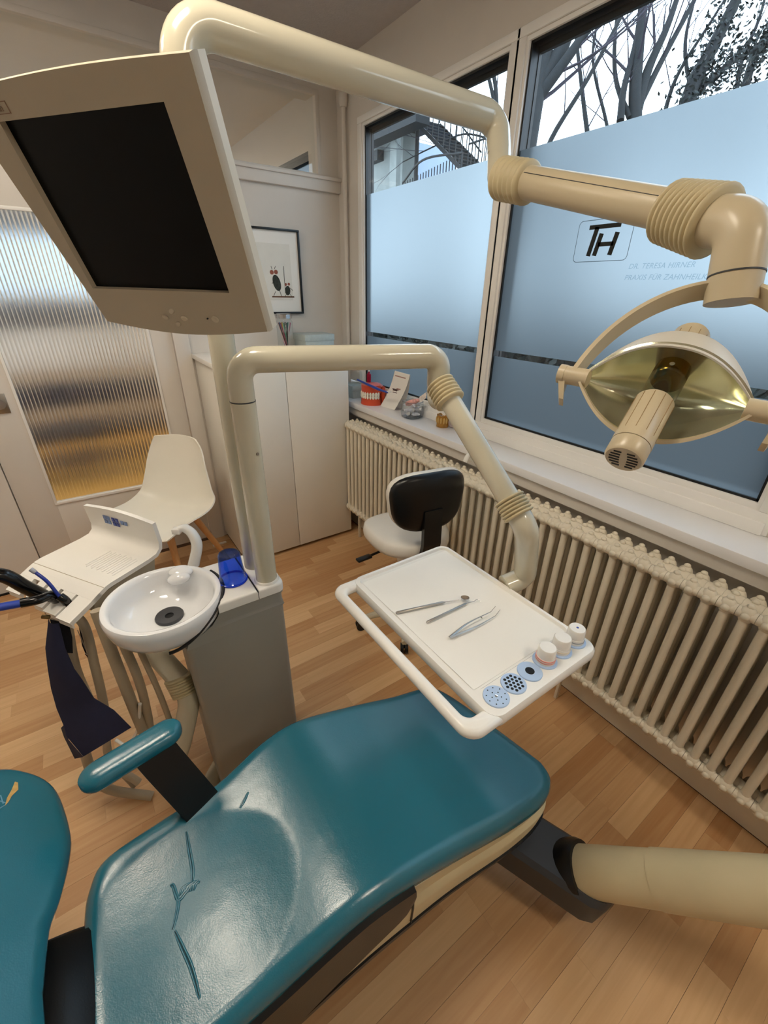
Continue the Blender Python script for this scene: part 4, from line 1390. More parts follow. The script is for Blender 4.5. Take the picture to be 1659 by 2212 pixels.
def deck(bm, x0, x1):
    if x0 is None:
        prism(bm, hug(0.1575, UY0 - 0.006, UY1 + 0.004, x1, UZ - 0.029), (0, 0, 0.029))
    else:
        box(bm, (x0, UY0 - 0.006, UZ - 0.029), (x1, UY1 + 0.004, UZ))
    es = [e for e in bm.edges if abs((e.verts[0].co - e.verts[1].co).z) > 0.01 and min(v.co.x for v in e.verts) > 0.3]
    if es: bmesh.ops.bevel(bm, geom=es, offset=0.022, segments=5, affect='EDGES', profile=0.5)
    es = [e for e in bm.edges if all(v.co.z > UZ - 0.001 for v in e.verts)]
    bmesh.ops.bevel(bm, geom=es, offset=0.007, segments=3, affect='EDGES', profile=0.5)
part('deck', lambda bm: deck(bm, None, 0.2635), M_WPL, unit)
part('deck', lambda bm: deck(bm, 0.2655, UX1 + 0.006), M_WPL, unit)
part('deck_seam', lambda bm: box(bm, (0.2632, UY0 - 0.0055, UZ - 0.028), (0.2658, UY1, UZ - 0.0015)), M_BLACK, unit, 0)

def bowl(bm):
    lathe(bm, [(0.0, 0.716), (0.03, 0.716), (0.075, 0.722), (0.108, 0.738), (0.124, 0.762), (0.130, 0.786), (0.134, 0.797), (0.141, 0.801), (0.149, 0.799), (0.153, 0.790), (0.152, 0.774),
               (0.146, 0.748), (0.132, 0.724), (0.10, 0.703), (0.06, 0.694), (0.0, 0.693)], BO, (0, 0, 1), 64)
part('spittoon_bowl', bowl, M_CERAM, unit, 50)
dr = part('drain_ring', lambda bm: lathe(bm, [(0.012, 0.7235), (0.036, 0.7255), (0.038, 0.722), (0.036, 0.714), (0.012, 0.714)], BO + V(0.004, 0.012, 0), (0, 0, 1), 36, closed=True), M_DGREY, unit)
part('drain_hole', lambda bm: lathe(bm, [(0.0, 0.7195), (0.0125, 0.7195), (0.0125, 0.716), (0.0, 0.716)], BO + V(0.004, 0.012, 0), (0, 0, 1), 24), M_HOLE, dr, 0)
def gask(bm):
    a0, a1 = -1.75, 0.42
    pts = []
    for k in range(31):
        a = a0 + (a1 - a0) * k / 30
        zz = 0.79 - 0.062 * sm(-0.25, -1.3, a) if a < -0.25 else 0.79
        zz = 0.792 - 0.075 * (1 - sm(-1.75, -0.35, a))
        rr = 0.156 - 0.02 * (1 - sm(-1.75, -0.35, a))
        pts.append(BO + V(rr * cos(a), rr * sin(a), zz))
    tube(bm, pts, 0.0045, 8)
part('bowl_gasket', gask, M_BLACK, unit)
def inlet(bm):
    c = BO + V(0.068, 0.108, 0.794)
    ellipsoid(bm, c, (0.036, 0.028, 0.012), (0.84, -0.54, 0), (0.54, 0.84, 0), (0, 0, 1), 24, 12)
    ellipsoid(bm, c + V(-0.012, -0.020, -0.010), (0.034, 0.024, 0.018), (0.84, -0.54, 0.2), (0.54, 0.84, 0), (-0.2, 0, 1), 24, 14)
part('rinse_lip', inlet, M_CERAM, unit, 60)
# cup filler gooseneck
GS = [(0.148, 1.268, 0.763), (0.171, 1.276, 0.823), (0.168, 1.289, 0.861), (0.153, 1.304, 0.880), (0.135, 1.310, 0.881)]
def goose(bm):
    pts = smooth_path(GS, 8)
    rings = []
    for i, p in enumerate(pts):
        t = (pts[min(i + 1, len(pts) - 1)] - pts[max(i - 1, 0)]).normalized()
        side = V(0.63, 0.77, 0)
        side = (side - t * side.dot(t)).normalized()
        n = t.cross(side).normalized()
        f = i / (len(pts) - 1)
        w, th = 0.018 - 0.006 * f, 0.015 - 0.006 * f
        ring = []
        for k in range(14):
            a = 2 * pi * k / 14
            e = (abs(cos(a)) ** 4 + abs(sin(a)) ** 4) ** (-0.25)
            ring.append(p + side * w * cos(a) * e + n * th * sin(a) * e)
        rings.append(ring)
    loft(bm, rings)
part('filler_arm', goose, M_WPL, unit, 60)
part('filler_tip', lambda bm: obox(bm, V(GS[-1]) + V(-0.006, 0.0, -0.004), (0.026, 0.022, 0.018), V(0.8, -0.6, 0), V(0.6, 0.8, 0), V(0, 0, 1), 0.003), M_WPL, unit)

cup = thing('drinking_cup', (0.222, 1.085, UZ), 'translucent blue plastic cup turned upside down on the white deck', 'cup')
mc = pane_mat('translucent_blue', (0.38, 0.56, 0.97), 1.4)
def cupm(bm):
    P = [(0.0385, 0.0), (0.0395, 0.0015), (0.0395, 0.006), (0.0365, 0.008), (0.0305, 0.088), (0.027, 0.0935), (0.020, 0.0925), (0.0, 0.0915),
         (0.0, 0.0895), (0.020, 0.0905), (0.026, 0.091), (0.0285, 0.087), (0.0345, 0.006), (0.0365, 0.0)]
    lathe(bm, P, cup.location, (0, 0, 1), 40, closed=False)
    bmesh.ops.remove_doubles(bm, verts=bm.verts, dist=1e-5)
cup_o = part('cup_wall', cupm, mc, cup, 40)
part('cup_rim', lambda bm: lathe(bm, [(0.0388, 0.0002), (0.0415, 0.001), (0.0415, 0.0055), (0.0388, 0.0065)], cup.location, (0, 0, 1), 40, closed=True), M_BLUECUP, cup, 40)

# ================================================================== operating lamp on its pole
LPX, LPY = 0.302, 1.128
lamp = thing('operating_lamp', (LPX, LPY, UZ), 'cream dental operating lamp hanging from the tall swing arm before the window', 'lamp')
R1 = 0.0305
AX1 = V(1.112, 1.085, 1.972)
part('pole', lambda bm: tube(bm, fillet([(LPX, LPY, UZ), (LPX, LPY, 1.82)], 0), R1, 28), M_CREAM, lamp, 60)
seam('joint_line', (LPX, LPY, 1.72), (0, 0, 1), R1, lamp)
JD = V((1.082, 1.036, 1.885))
sa_path = fillet([(LPX, LPY, 1.80), (LPX, LPY, 1.990), AX1, JD], [0, 0.07, 0.05, 0], 12)
part('swing_arm', lambda bm: tube(bm, sa_path, [0.0335] + [0.0355] * 14 + [0.0355 - 0.0045 * (q + 1) / (len(sa_path) - 15) for q in range(len(sa_path) - 15)], 28), M_CREAM, lamp, 60)
K1 = V((1.051, 0.997, 1.823))
K2 = V((1.044, 0.914, 1.803))
E2 = V((1.038, 0.523, 1.701))
seam('joint_line', JD, (0.1, 0.1, 1), 0.0308, lamp)
part('knee_joint', lambda bm: tube(bm, fillet([JD, K1 + V(0, 0, -0.005), K2], 0.045, 10), 0.0310, 26), M_CREAM, lamp, 60)
d2 = (E2 - K2).normalized()
part('bellows', lambda bm: bellows(bm, K1 + d2 * 0.008, K2 + d2 * 0.028, 0.046, 0.045, 6, 0.003), M_BELLOW, lamp, 60)
part('spring_arm', lambda bm: tube(bm, [K2 - d2 * 0.02, E2 + d2 * 0.03], [0.0355, 0.0362], 30), M_LAMP, lamp, 60)
ar_n = d2.cross(V(0, 0, 1)).normalized()
def cover_seam(bm):
    a, b = K2 + d2 * 0.03, E2
    o_ = (-ar_n * 0.6 if ar_n.y > 0 else ar_n * 0.6) 
    nrm = V(-0.62, -0.62, 0.2).normalized()
    nrm = (nrm - d2 * nrm.dot(d2)).normalized()
    obox(bm, (a + b) / 2 + nrm * 0.0360, ((b - a).length, 0.0012, 0.0012), d2, d2.cross(nrm), nrm)
part('cover_seam', cover_seam, M_DGREY, lamp, 0)
B0, B1 = V((1.038, 0.522, 1.698)), V((1.011, 0.420, 1.669))
part('bellows', lambda bm: bellows(bm, B0, B1, 0.050, 0.056, 9, 0.0042), M_BELLOW, lamp, 60)
H0, H1, H2 = V((1.012, 0.435, 1.673)), V((0.992, 0.367, 1.662)), V((0.976, 0.343, 1.542))
part('head_elbow', lambda bm: tube(bm, fillet([H0, H1, H1.lerp(H2, 0.64)], 0.05, 12), 0.0408, 28), M_LAMP, lamp, 60)
hd_ = (H2 - H1).normalized()
part('swivel_collar', lambda bm: tube(bm, [H1.lerp(H2, 0.645), H2], 0.0402, 28), M_LAMP, lamp, 60)
seam('joint_line', H1.lerp(H2, 0.64), hd_, 0.0408, lamp)

# lamp head frame: a = handle axis, c = reflector cylinder axis, f = beam direction
HL, HR = V((0.762, 0.481, 1.415)), V((0.840, 0.196, 1.397))
HM = (HL + HR) / 2
a_ = (HR - HL).normalized()
CB, CT = V((0.707, 0.320, 1.316)), V((0.931, 0.373, 1.474))
c_ = (CT - CB)
c_ = (c_ - a_ * c_.dot(a_)).normalized()
f_ = a_.cross(c_).normalized()
if f_.dot(V(0, 0, 1.55) - HM) < 0:
    f_ = -f_
hw = (HR - HL).length / 2
def yoke(bm):
    top = H2 - hd_ * 0.022
    rings = []
    n = 40
    hgt = (top - HM).dot(c_)
    lean = (top - HM) - c_ * hgt
    for k in range(n + 1):
        th = pi * k / n
        p = HM - a_ * hw * 0.985 * cos(th) * 1.0 + c_ * hgt * sin(th) ** 0.82 + lean * sin(th)
        th2, th1 = th + 0.03, th - 0.03
        tq = a_ * sin(th) * hw + c_ * hgt * cos(th)
        tq.normalize()
        n_ = f_.cross(tq).normalized()
        w = 0.0165
        t = 0.0042
        rings.append([p - f_ * w - n_ * t, p + f_ * w - n_ * t, p + f_ * w + n_ * t, p - f_ * w + n_ * t])
    loft(bm, rings)
part('yoke', yoke, M_LAMP, lamp, 40)
# the reflector opening leans over the barrel
al = c_ * cos(radians(42)) + f_ * sin(radians(42))
fl = f_ * cos(radians(42)) - c_ * sin(radians(42))
LNS = hw * 0.90
def lens(u, v):
    """u -1..1 along the handle axis, v -1 (lower rim) .. 1 (upper rim)"""
    sp = (1 - abs(u) ** 2.2)
    p = HM + a_ * (u * LNS)
    p += al * (v * 0.075 * sp)
    p += -fl * (0.080 * sp * (1 - v * v) ** 0.85)
    return p + fl * 0.012 * sp
def reflector(bm, push=0.0, thick=0.0035):
    g = []
    for i in range(33):
        u = -0.985 + 1.97 * i / 32
        g.append([lens(u, -1 + 2 * j / 16) - fl * push for j in range(17)])
    sheet(bm, g, thick)
mr, ntr, br = pbsdf('dichroic_reflector')
br.inputs['Base Color'].default_value = lin((240, 240, 214)) + (1,)
br.inputs['Metallic'].default_value = 0.85
br.inputs['Roughness'].default_value = 0.14
part('reflector', reflector, mr, lamp, 80)
mh, nth, bh = pbsdf('frosted_hood')
bh.inputs['Base Color'].default_value = lin((226, 222, 212)) + (1,)
bh.inputs['Roughness'].default_value = 0.35
bh.inputs['Transmission Weight'].default_value = 0.25
def hood(bm):
    g = []
    for i in range(33):
        u = -0.985 + 1.97 * i / 32
        sp = 1 - abs(u) ** 2.2
        e = lens(u, 1.0)
        bk = (al * 0.35 - fl * 0.94)
        row = [e + bk * (0.046 * sp * j / 6) + al * (0.012 * sp * sin(pi * 0.5 * j / 6)) for j in range(7)]
        row = [e + fl * 0.006 * sp - al * 0.004 * sp] + row
        g.append(row)
    sheet(bm, g, 0.003)
part('hood', hood, mh, lamp, 80)
def band(bm):
    rings = []
    for i in range(41):
        u = -1.0 + 2.0 * i / 40
        sp = 1 - abs(u) ** 2.2
        p = HM + a_ * (u * LNS * 1.01) - al * (0.080 * sp) + fl * 0.012 * sp
        rings.append([p + fl * 0.013 + al * 0.003, p - fl * 0.013 + al * 0.003, p - fl * 0.013 - al * 0.004, p + fl * 0.013 - al * 0.004])
    loft(bm, rings)
part('lower_band', band, M_LAMP, lamp, 40)
for s, nm in ((-1, 'left'), (1, 'right')):
    e = HM + a_ * hw * s
    part('hinge', lambda bm: tube(bm, [e - a_ * 0.03 * s, e + a_ * 0.022 * s], 0.0165, 24), M_LAMP, lamp, 50)
    def grp(bm):
        e2 = e + a_ * 0.012 * s
        tube(bm, [e2, e2 + a_ * 0.012 * s], 0.0175, 20)
        dn = (V(0, 0, -0.9) + f_ * 0.3).normalized()
        g = [e2 + a_ * 0.002 * s, e2 + dn * 0.022 + a_ * 0.003 * s, e2 + dn * 0.05 - a_ * 0.004 * s]
        rings = []
        for i, p in enumerate(g):
            w = (0.014, 0.015, 0.009)[i]
            t = (0.007, 0.006, 0.004)[i]
            rings.append([p + f_ * w + a_ * t, p - f_ * w + a_ * t, p - f_ * w - a_ * t, p + f_ * w - a_ * t])
        loft(bm, rings)
    part('grip', grp, M_LAMP, lamp, 40)
M_GROOVE = mat('groove_brown', (150, 124, 84), 0.6)
# bulb housing: cap above, dark shield, glass sleeve, beige lower barrel
CC = HM - f_ * 0.002
def onc(t): return CC + c_ * t
part('upper_cap', lambda bm: lathe(bm, [(0.0, 0.150), (0.026, 0.150), (0.029, 0.145), (0.029, 0.060), (0.0, 0.060)], CC, c_, 32), M_LAMP, lamp, 40)
md, ntd, bd = pbsdf('gilded_shield')
bd.inputs['Base Color'].default_value = lin((96, 76, 30)) + (1,)
bd.inputs['Metallic'].default_value = 1.0
bd.inputs['Roughness'].default_value = 0.18
part('bulb_shield', lambda bm: lathe(bm, [(0.0, 0.066), (0.0275, 0.066), (0.0275, 0.034), (0.025, 0.030), (0.0, 0.030)], CC, c_, 32), md, lamp, 40)
part('shield_screw', lambda bm: lathe(bm, [(0.0, 0), (0.004, 0), (0.004, 0.002), (0.0, 0.002)], CC + f_ * 0.0272 + c_ * 0.04, f_, 14), M_CHROME, lamp)
part('glass_sleeve', lambda bm: lathe(bm, [(0.0265, 0.034), (0.0275, 0.034), (0.0275, -0.022), (0.0265, -0.022)], CC, c_, 32, closed=True), pane_mat('lamp_sleeve_glass', (0.90, 0.93, 0.92), 1.6), lamp, 40)
lb = part('lower_barrel', lambda bm: lathe(bm, [(0.0, -0.020), (0.027, -0.020), (0.030, -0.024), (0.0305, -0.122), (0.0, -0.122)], CC, c_, 36), M_LAMP, lamp, 40)
part('barrel_cap', lambda bm: lathe(bm, [(0.0, -0.123), (0.0300, -0.123), (0.0300, -0.148), (0.027, -0.152), (0.0, -0.152)], CC, c_, 36), M_LAMP, lamp, 40)
for k in range(12):
    a = 2 * pi * k / 12
    x, y, z = frame_of(c_)
    r_ = x * cos(a) + y * sin(a)
    part('barrel_groove', lambda bm: obox(bm, CC + r_ * 0.0303 - c_ * 0.066, (0.0009, 0.0009, 0.080), r_, c_.cross(r_), c_), M_GROOVE, lb, 0)
    part('cap_groove', lambda bm: obox(bm, CC + r_ * 0.0291 + c_ * 0.105, (0.0009, 0.0009, 0.060), r_, c_.cross(r_), c_), M_GROOVE, lb, 0)
def vents(bm):
    x, y, z = frame_of(c_)
    for k in range(6):
        q = -0.016 + 0.0064 * k
        ln = (0.023 ** 2 - q * q) ** 0.5
        for s in (-1, 1):
            obox(bm, CC - c_ * 0.1522 + f_ * q + a_ * s * (ln * 0.6), (ln * 0.7, 0.003, 0.001), a_, f_, c_, 0)
part('vent_slot', vents, M_HOLE, lamp, 0)

# ================================================================== monitor on the lamp pole
mo = thing('monitor', (0.25, 1.06, 1.60), 'beige flat monitor with a dark screen tilted down on the lamp pole', 'monitor')
ma = V(0.589, -0.808, -0.01).normalized()
mb_ = V(0.315, 0.173, -0.933)
mb_ = (mb_ - ma * mb_.dot(ma)).normalized()
mn = ma.cross(mb_).normalized()          # away from the viewer
TLs = V(-0.003, 1.111, 1.787)
SW, SHT = 0.338, 0.2565
sc0 = TLs + ma * SW / 2 + mb_ * SHT / 2
def scr(u, v, w=0.0):
    """u right, v down (metres from the screen centre), w depth away from the viewer"""
    return sc0 + ma * u + mb_ * v + mn * w
def mon_outline(grow):
    # bezel outline: bowed top and bottom edge
    pts = []
    g = grow
    n = 14
    for k in range(n + 1):
        t = k / n
        pts.append((-0.237 - g + (0.4716 + 2 * g) * t, -0.167 - g - 0.003 * t - 0.006 * sin(pi * t)))
    for k in range(n + 1):
        t = k / n
        pts.append((0.2265 + g - (0.4065 + 2 * g) * t, 0.197 + g + 0.017 * sin(pi * t)))
    return pts
def bezel(bm):
    w0, w1 = -0.004, 0.012
    hx, hy = SW / 2, SHT / 2
    out = mon_outline(0)
    n = len(out)
    vo = [bm.verts.new(scr(x, y, w0)) for x, y in out]
    vo2 = [bm.verts.new(scr(x * 1.012, y * 1.012, w0 + 0.006)) for x, y in out]
    vo3 = [bm.verts.new(scr(x * 1.012, y * 1.012, w1)) for x, y in out]
    # inner loop with matching count
    half = n // 2
    inn = []
    for k in range(half):
        t = k / (half - 1)
        inn.append((-hx + 2 * hx * t, -hy))
    for k in range(half):
        t = k / (half - 1)
        inn.append((hx - 2 * hx * t, hy))
    vi = [bm.verts.new(scr(x, y, w0 + 0.0)) for x, y in inn]
    vi2 = [bm.verts.new(scr(x, y, w0 + 0.012)) for x, y in inn]
    for k in range(n):
        k2 = (k + 1) % n
        bm.faces.new((vo[k], vo[k2], vi[k2], vi[k]))
        bm.faces.new((vi[k], vi[k2], vi2[k2], vi2[k]))
        bm.faces.new((vo[k], vo2[k], vo2[k2], vo[k2]))
        bm.faces.new((vo2[k], vo3[k], vo3[k2], vo2[k2]))
part('bezel', bezel, M_MON, mo, 30)
def mback(bm):
    out = mon_outline(0.002)
    loft(bm, [[scr(x, y, 0.0125) for x, y in out], [scr(x, y, 0.030) for x, y in out], [scr(x * 0.97, y * 0.97, 0.040) for x, y in out], [scr(x * 0.72, y * 0.72, 0.060) for x, y in out]])
part('back_cover', mback, mat('monitor_back', (222, 216, 200), 0.45), mo, 30)
part('screen', lambda bm: prism(bm, [scr(-SW / 2 - 0.002, -SHT / 2 - 0.002, 0.007), scr(SW / 2 + 0.002, -SHT / 2 - 0.002, 0.007), scr(SW / 2 + 0.002, SHT / 2 + 0.002, 0.007), scr(-SW / 2 - 0.002, SHT / 2 + 0.002, 0.007)], mn * 0.004), M_SCREEN, mo, 0)
def btn(bm, u, v, ru, rv, ang=0.0):
    ua = ma * cos(ang) + mb_ * sin(ang)
    va = mb_ * cos(ang) - ma * sin(ang)
    ring = lambda s, w: [scr(u, v, w) + ua * ru * s * cos(2 * pi * k / 20) + va * rv * s * sin(2 * pi * k / 20) for k in range(20)]
    loft(bm, [ring(1.0, -0.004), ring(0.96, -0.0062), ring(0.8, -0.0070), ring(0.05, -0.0072)])
M_BTN = mat('monitor_button', (200, 190, 170), 0.5)
for u, v, ang in ((0.014, 0.167, -0.5), (0.038, 0.1805, 0.2), (-0.009, 0.180, 0.2), (0.016, 0.193, -0.5)):
    part('button', lambda bm: btn(bm, u, v, 0.0075, 0.0048, ang), M_BTN, mo, 40)
part('power_button', lambda bm: btn(bm, 0.1145, 0.179, 0.008, 0.0062, 0.2), M_BTN, mo, 40)
part('status_light', lambda bm: btn(bm, 0.097, 0.178, 0.0016, 0.0016), M_BLACK, mo, 0)
# badge at the upper left, cut by the frame
def badge(bm):
    def bar(u0, v0, u1, v1):
        prism(bm, [scr(u0, v0, -0.0042), scr(u1, v0, -0.0042), scr(u1, v1, -0.0042), scr(u0, v1, -0.0042)], mn * -0.0012)
    bar(-0.193, -0.151, -0.131, -0.1498); bar(-0.193, -0.1372, -0.131, -0.136)
    bar(-0.1322, -0.151, -0.131, -0.136)
part('badge_frame', badge, mat('badge_line', (142, 116, 96), 0.5), mo, 0)
text_mesh('badge_letters', 'nn', 0.0135, scr(-0.1575, -0.1395, -0.0042), ma, -mb_, mat('badge_print', (142, 116, 96), 0.5), mo)
def mmount(bm):
    p0 = scr(0.06, 0.04, 0.055)
    tube(bm, fillet([p0, p0 + mn * 0.05, V(LPX, LPY, 1.64)], 0.03), 0.016, 16)
    obox(bm, p0 + mn * 0.008, (0.10, 0.10, 0.014), ma, mb_, mn, 0.004)
    lathe(bm, [(0.032, -0.03), (0.040, -0.03), (0.040, 0.03), (0.032, 0.03)], (LPX, LPY, 1.64), (0, 0, 1), 28, closed=True)
part('pole_mount', mmount, M_CREAM, mo)

# ================================================================== instrument tray on its arm
TPX, TPY = 0.306, 1.036
tray = thing('instrument_tray', (TPX, TPY, UZ), 'white instrument tray with a handle rail on a cream jointed arm', 'tray')
TE = V((0.787, 0.885, 1.405))
part('pole', lambda bm: tube(bm, fillet([(TPX, TPY, UZ), (TPX, TPY, 1.31)], 0), 0.0300, 28), M_CREAM, tray, 60)
part('pole_flange', lambda bm: lathe(bm, [(0.0, 0.0), (0.036, 0.0), (0.034, 0.006), (0.0, 0.006)], (TPX, TPY, UZ), (0, 0, 1), 28), M_WPL, tray, 40)
TE = V(0.775, 0.872, 1.405)
TJ = TE + V(0.002, 0.0, -0.075)
part('upper_arm', lambda bm: tube(bm, fillet([(TPX, TPY, 1.312), (TPX, TPY, 1.405), TE, TJ], [0, 0.06, 0.045, 0], 12), 0.0298, 28), M_CREAM, tray, 60)
seam('joint_line', (TPX, TPY, 1.312), (0, 0, 1), 0.0300, tray)
seam('joint_line', TJ, (0, 0, 1), 0.0285, tray)
part('pole_screw', lambda bm: lathe(bm, [(0.0, 0), (0.004, 0), (0.004, 0.002), (0.0, 0.002)], V(TPX, TPY, 1.185) + V(0.10, -0.28, 0).normalized() * 0.0298, V(0.10, -0.28, 0), 14), M_DSTEEL, tray)
I0, I1 = V((0.747, 0.817, 1.332)), V((0.760, 0.555, 1.105))
di = (I1 - I0).normalized()
part('arm_joint', lambda bm: tube(bm, fillet([TJ, TJ + V(0, 0, -0.035), I0 + di * 0.03], 0.03, 8), 0.0285, 24), M_CREAM, tray, 60)
part('bellows', lambda bm: bellows(bm, I0 - di * 0.022, I0 + di * 0.040, 0.034, 0.036, 6, 0.003), M_BELLOW, tray, 60)
part('spring_arm', lambda bm: tube(bm, [I0, I1], [0.0262, 0.0262], 28), M_CREAM, tray, 60)
part('bellows', lambda bm: bellows(bm, I1 - di * 0.028, I1 + di * 0.022, 0.034, 0.034, 6, 0.003), M_BELLOW, tray, 60)
TZ = 0.862
L0 = V((0.784, 0.512, 1.053))
L1 = V((0.863, 0.556, 0.868))
L2 = V((0.804, 0.573, 0.853))
part('lower_elbow', lambda bm: tube(bm, fillet([I1 - di * 0.02, I1 + di * 0.055, L1 + V(-0.002, 0, 0.0), L2 + V(-0.004, 0.0, 0.0)], [0, 0.05, 0.034, 0], 10), 0.0285, 26), M_CREAM, tray, 60)
TX0_, TX1_, TY0_, TY1_ = 0.400, 0.798, 0.297, 0.815
def tray_body(bm):
    # solid top with a recessed field and a long handle slot on the left
    z0, z1, zr = TZ - 0.020, TZ, TZ - 0.006
    def rrect(x0, x1, y0, y1, r, z, n=6):
        out = []
        for cx, cy, a0 in ((x1 - r, y1 - r, 0), (x0 + r, y1 - r, 90), (x0 + r, y0 + r, 180), (x1 - r, y0 + r, 270)):
            for k in range(n + 1):
                a = radians(a0 + 90 * k / n)
                out.append(V(cx + r * cos(a), cy + r * sin(a), z))
        return out
    XI = 0.470
    # main slab right of the slot with recess
    ro = rrect(XI - 0.004, TX1_, TY0_, TY1_, 0.03, z0)
    A = [rrect(XI - 0.004, TX1_ - 0.004, TY0_ + 0.004, TY1_ - 0.004, 0.026, z0 - 0.010), rrect(XI - 0.008, TX1_, TY0_, TY1_, 0.03, z0), rrect(XI - 0.008, TX1_, TY0_, TY1_, 0.03, z1 - 0.006),
         rrect(XI - 0.005, TX1_ - 0.004, TY0_ + 0.004, TY1_ - 0.004, 0.027, z1), rrect(XI + 0.008, TX1_ - 0.011, TY0_ + 0.068, TY1_ - 0.012, 0.02, z1), rrect(XI + 0.011, TX1_ - 0.015, TY0_ + 0.072, TY1_ - 0.016, 0.017, zr)]
    loft(bm, A)
part('tray_top', tray_body, M_WPL, tray, 40)
def rail(bm):
    # C-shaped frame: two end bars joined by the rounded grip rail, slot left open
    XI, ro, ri = 0.484, 0.036, 0.017
    ox0, oy0, oy1 = TX0_ + 0.001, TY0_, TY1_
    ix0, iy0, iy1 = TX0_ + 0.0275, TY0_ + 0.037, TY1_ - 0.036
    arc = lambda cx, cy, r, a0, a1, n=8: [V(cx + r * cos(radians(a0 + (a1 - a0) * k / n)), cy + r * sin(radians(a0 + (a1 - a0) * k / n)), TZ - 0.0245) for k in range(n + 1)]
    poly = [V(XI, oy1, TZ - 0.0245)] + arc(ox0 + ro, oy1 - ro, ro, 90, 180) + arc(ox0 + ro, oy0 + ro, ro, 180, 270) + [V(XI, oy0, TZ - 0.0245), V(XI, iy0, TZ - 0.0245)]
    poly += arc(ix0 + ri, iy0 + ri, ri, 270, 180) + arc(ix0 + ri, iy1 - ri, ri, 180, 90) + [V(XI, iy1, TZ - 0.0245)]
    N = len(poly)
    def inset(d, z):
        out = []
        for q in range(N):
            a, b, c = poly[q - 1], poly[q], poly[(q + 1) % N]
            n1 = V(-(b - a).y, (b - a).x, 0).normalized()
            n2 = V(-(c - b).y, (c - b).x, 0).normalized()
            m = (n1 + n2).normalized()
            out.append(V(b.x, b.y, 0) + m * (d / max(0.5, m.dot(n1))) + V(0, 0, z))
        return out
    rr_, zc = 0.0115, TZ - 0.0125
    loft(bm, [inset(rr_ * (1 - cos(radians(t))), zc + 0.0120 * sin(radians(t))) for t in (-86, -66, -44, -22, 0, 22, 44, 66, 86)])
part('handle_rail', rail, M_WPL, tray, 60)
for k, (x, y) in enumerate(((0.5055, 0.336), (0.5575, 0.338), (0.6095, 0.340), (0.661, 0.342), (0.7125, 0.342), (0.764, 0.342))):
    sp = part('instrument_holder', lambda bm: lathe(bm, [(0.0, 0.0), (0.0255, 0.0), (0.0255, 0.0018), (0.0246, 0.0028), (0.0, 0.0028)], (x, y, TZ), (0, 0, 1), 36), M_DISC, tray, 40)
    if k == 0:
        sp['label'] = 'pale blue disc with small pin holes'
        def holes(bm):
            for n, r in ((9, 0.019), (5, 0.0095)):
                for q in range(n):
                    a = 2 * pi * q / n + 0.4
                    lathe(bm, [(0.0, 0.0031), (0.0013, 0.0031), (0.0013, 0.002), (0.0, 0.002)], (x + r * cos(a), y + r * sin(a), TZ), (0, 0, 1), 8)
        part('pin_holes', holes, M_HOLE, sp, 0)
        part('centre_screw', lambda bm: lathe(bm, [(0.0, 0.0036), (0.003, 0.0034), (0.0032, 0.002), (0.0, 0.002)], (x, y, TZ), (0, 0, 1), 12), M_CHROME, sp)
    if k == 1:
        sp['label'] = 'pale blue disc with a honeycomb of large holes'
        def holes(bm):
            for i in range(-2, 3):
                for j in range(-2, 3):
                    px, py = 0.0088 * (i + 0.5 * j), 0.0088 * 0.866 * j
                    if px * px + py * py < 0.0184 ** 2:
                        lathe(bm, [(0.0, 0.0031), (0.0031, 0.0031), (0.0031, 0.002), (0.0, 0.002)], (x + px, y + py, TZ), (0, 0, 1), 12)
        part('round_holes', holes, M_HOLE, sp, 0)
    if k == 2:
        sp['label'] = 'pale blue disc with one large centre hole'
        part('centre_hole', lambda bm: lathe(bm, [(0.0, 0.0031), (0.0095, 0.0031), (0.0095, 0.002), (0.0, 0.002)], (x, y, TZ), (0, 0, 1), 24), M_HOLE, sp, 0)
BT = [('white capped pot with a pink band, nearest the open disc on the tray', (222, 150, 140)), ('white capped pot with a cream band, middle of the three on the tray', (226, 214, 190)), ('white capped pot with a grey band and a blue dot on its lid', (150, 154, 156))]
for k, (x, y) in enumerate(((0.661, 0.342), (0.7125, 0.342), (0.764, 0.342))):
    b = thing('paste_pot', (x, y, TZ + 0.0028), BT[k][0], 'pot', 'capped pots on the instrument tray')
    bl_ = b.location
    part('pot_body', lambda bm: lathe(bm, [(0.0, 0.0), (0.020, 0.0), (0.0205, 0.002), (0.0195, 0.013), (0.0, 0.013)], bl_, (0, 0, 1), 28), M_WPL, b, 40)
    part('pot_band', lambda bm: [lathe(bm, [(0.0195, z), (0.0207, z + 0.0008), (0.0205, z + 0.0032), (0.0195, z + 0.0036)], bl_, (0, 0, 1), 28, closed=True) for z in ((0.004, 0.009) if k == 0 else (0.005,))], mat('pot_band_%d' % k, BT[k][1], 0.4), b, 40)
    part('pot_cap', lambda bm: lathe(bm, [(0.0, 0.013), (0.0185, 0.013), (0.0190, 0.015), (0.0182, 0.033), (0.0165, 0.0355), (0.0, 0.036)], bl_, (0, 0, 1), 32), M_WPL, b, 40)
    if k == 2:
        part('lid_dot', lambda bm: lathe(bm, [(0.0, 0.0365), (0.0028, 0.0363), (0.0028, 0.0355), (0.0, 0.0355)], bl_, (0, 0, 1), 14), M_BLUE, b, 0)
tp = thing('tray_paper', (0.635, 0.59, TZ - 0.0055), 'sheet of white paper lining the instrument tray', 'paper')
part('paper_sheet', lambda bm: sheet(bm, [[V(0.484 + 0.296 * i / 10, 0.374 + 0.414 * j / 12, TZ - 0.0052 + 0.0016 * max(0, 1 - i / 1.5) * (0.6 + 0.4 * sin(j))) for j in range(13)] for i in range(11)], 0.0003), M_PAPER, tp, 60)

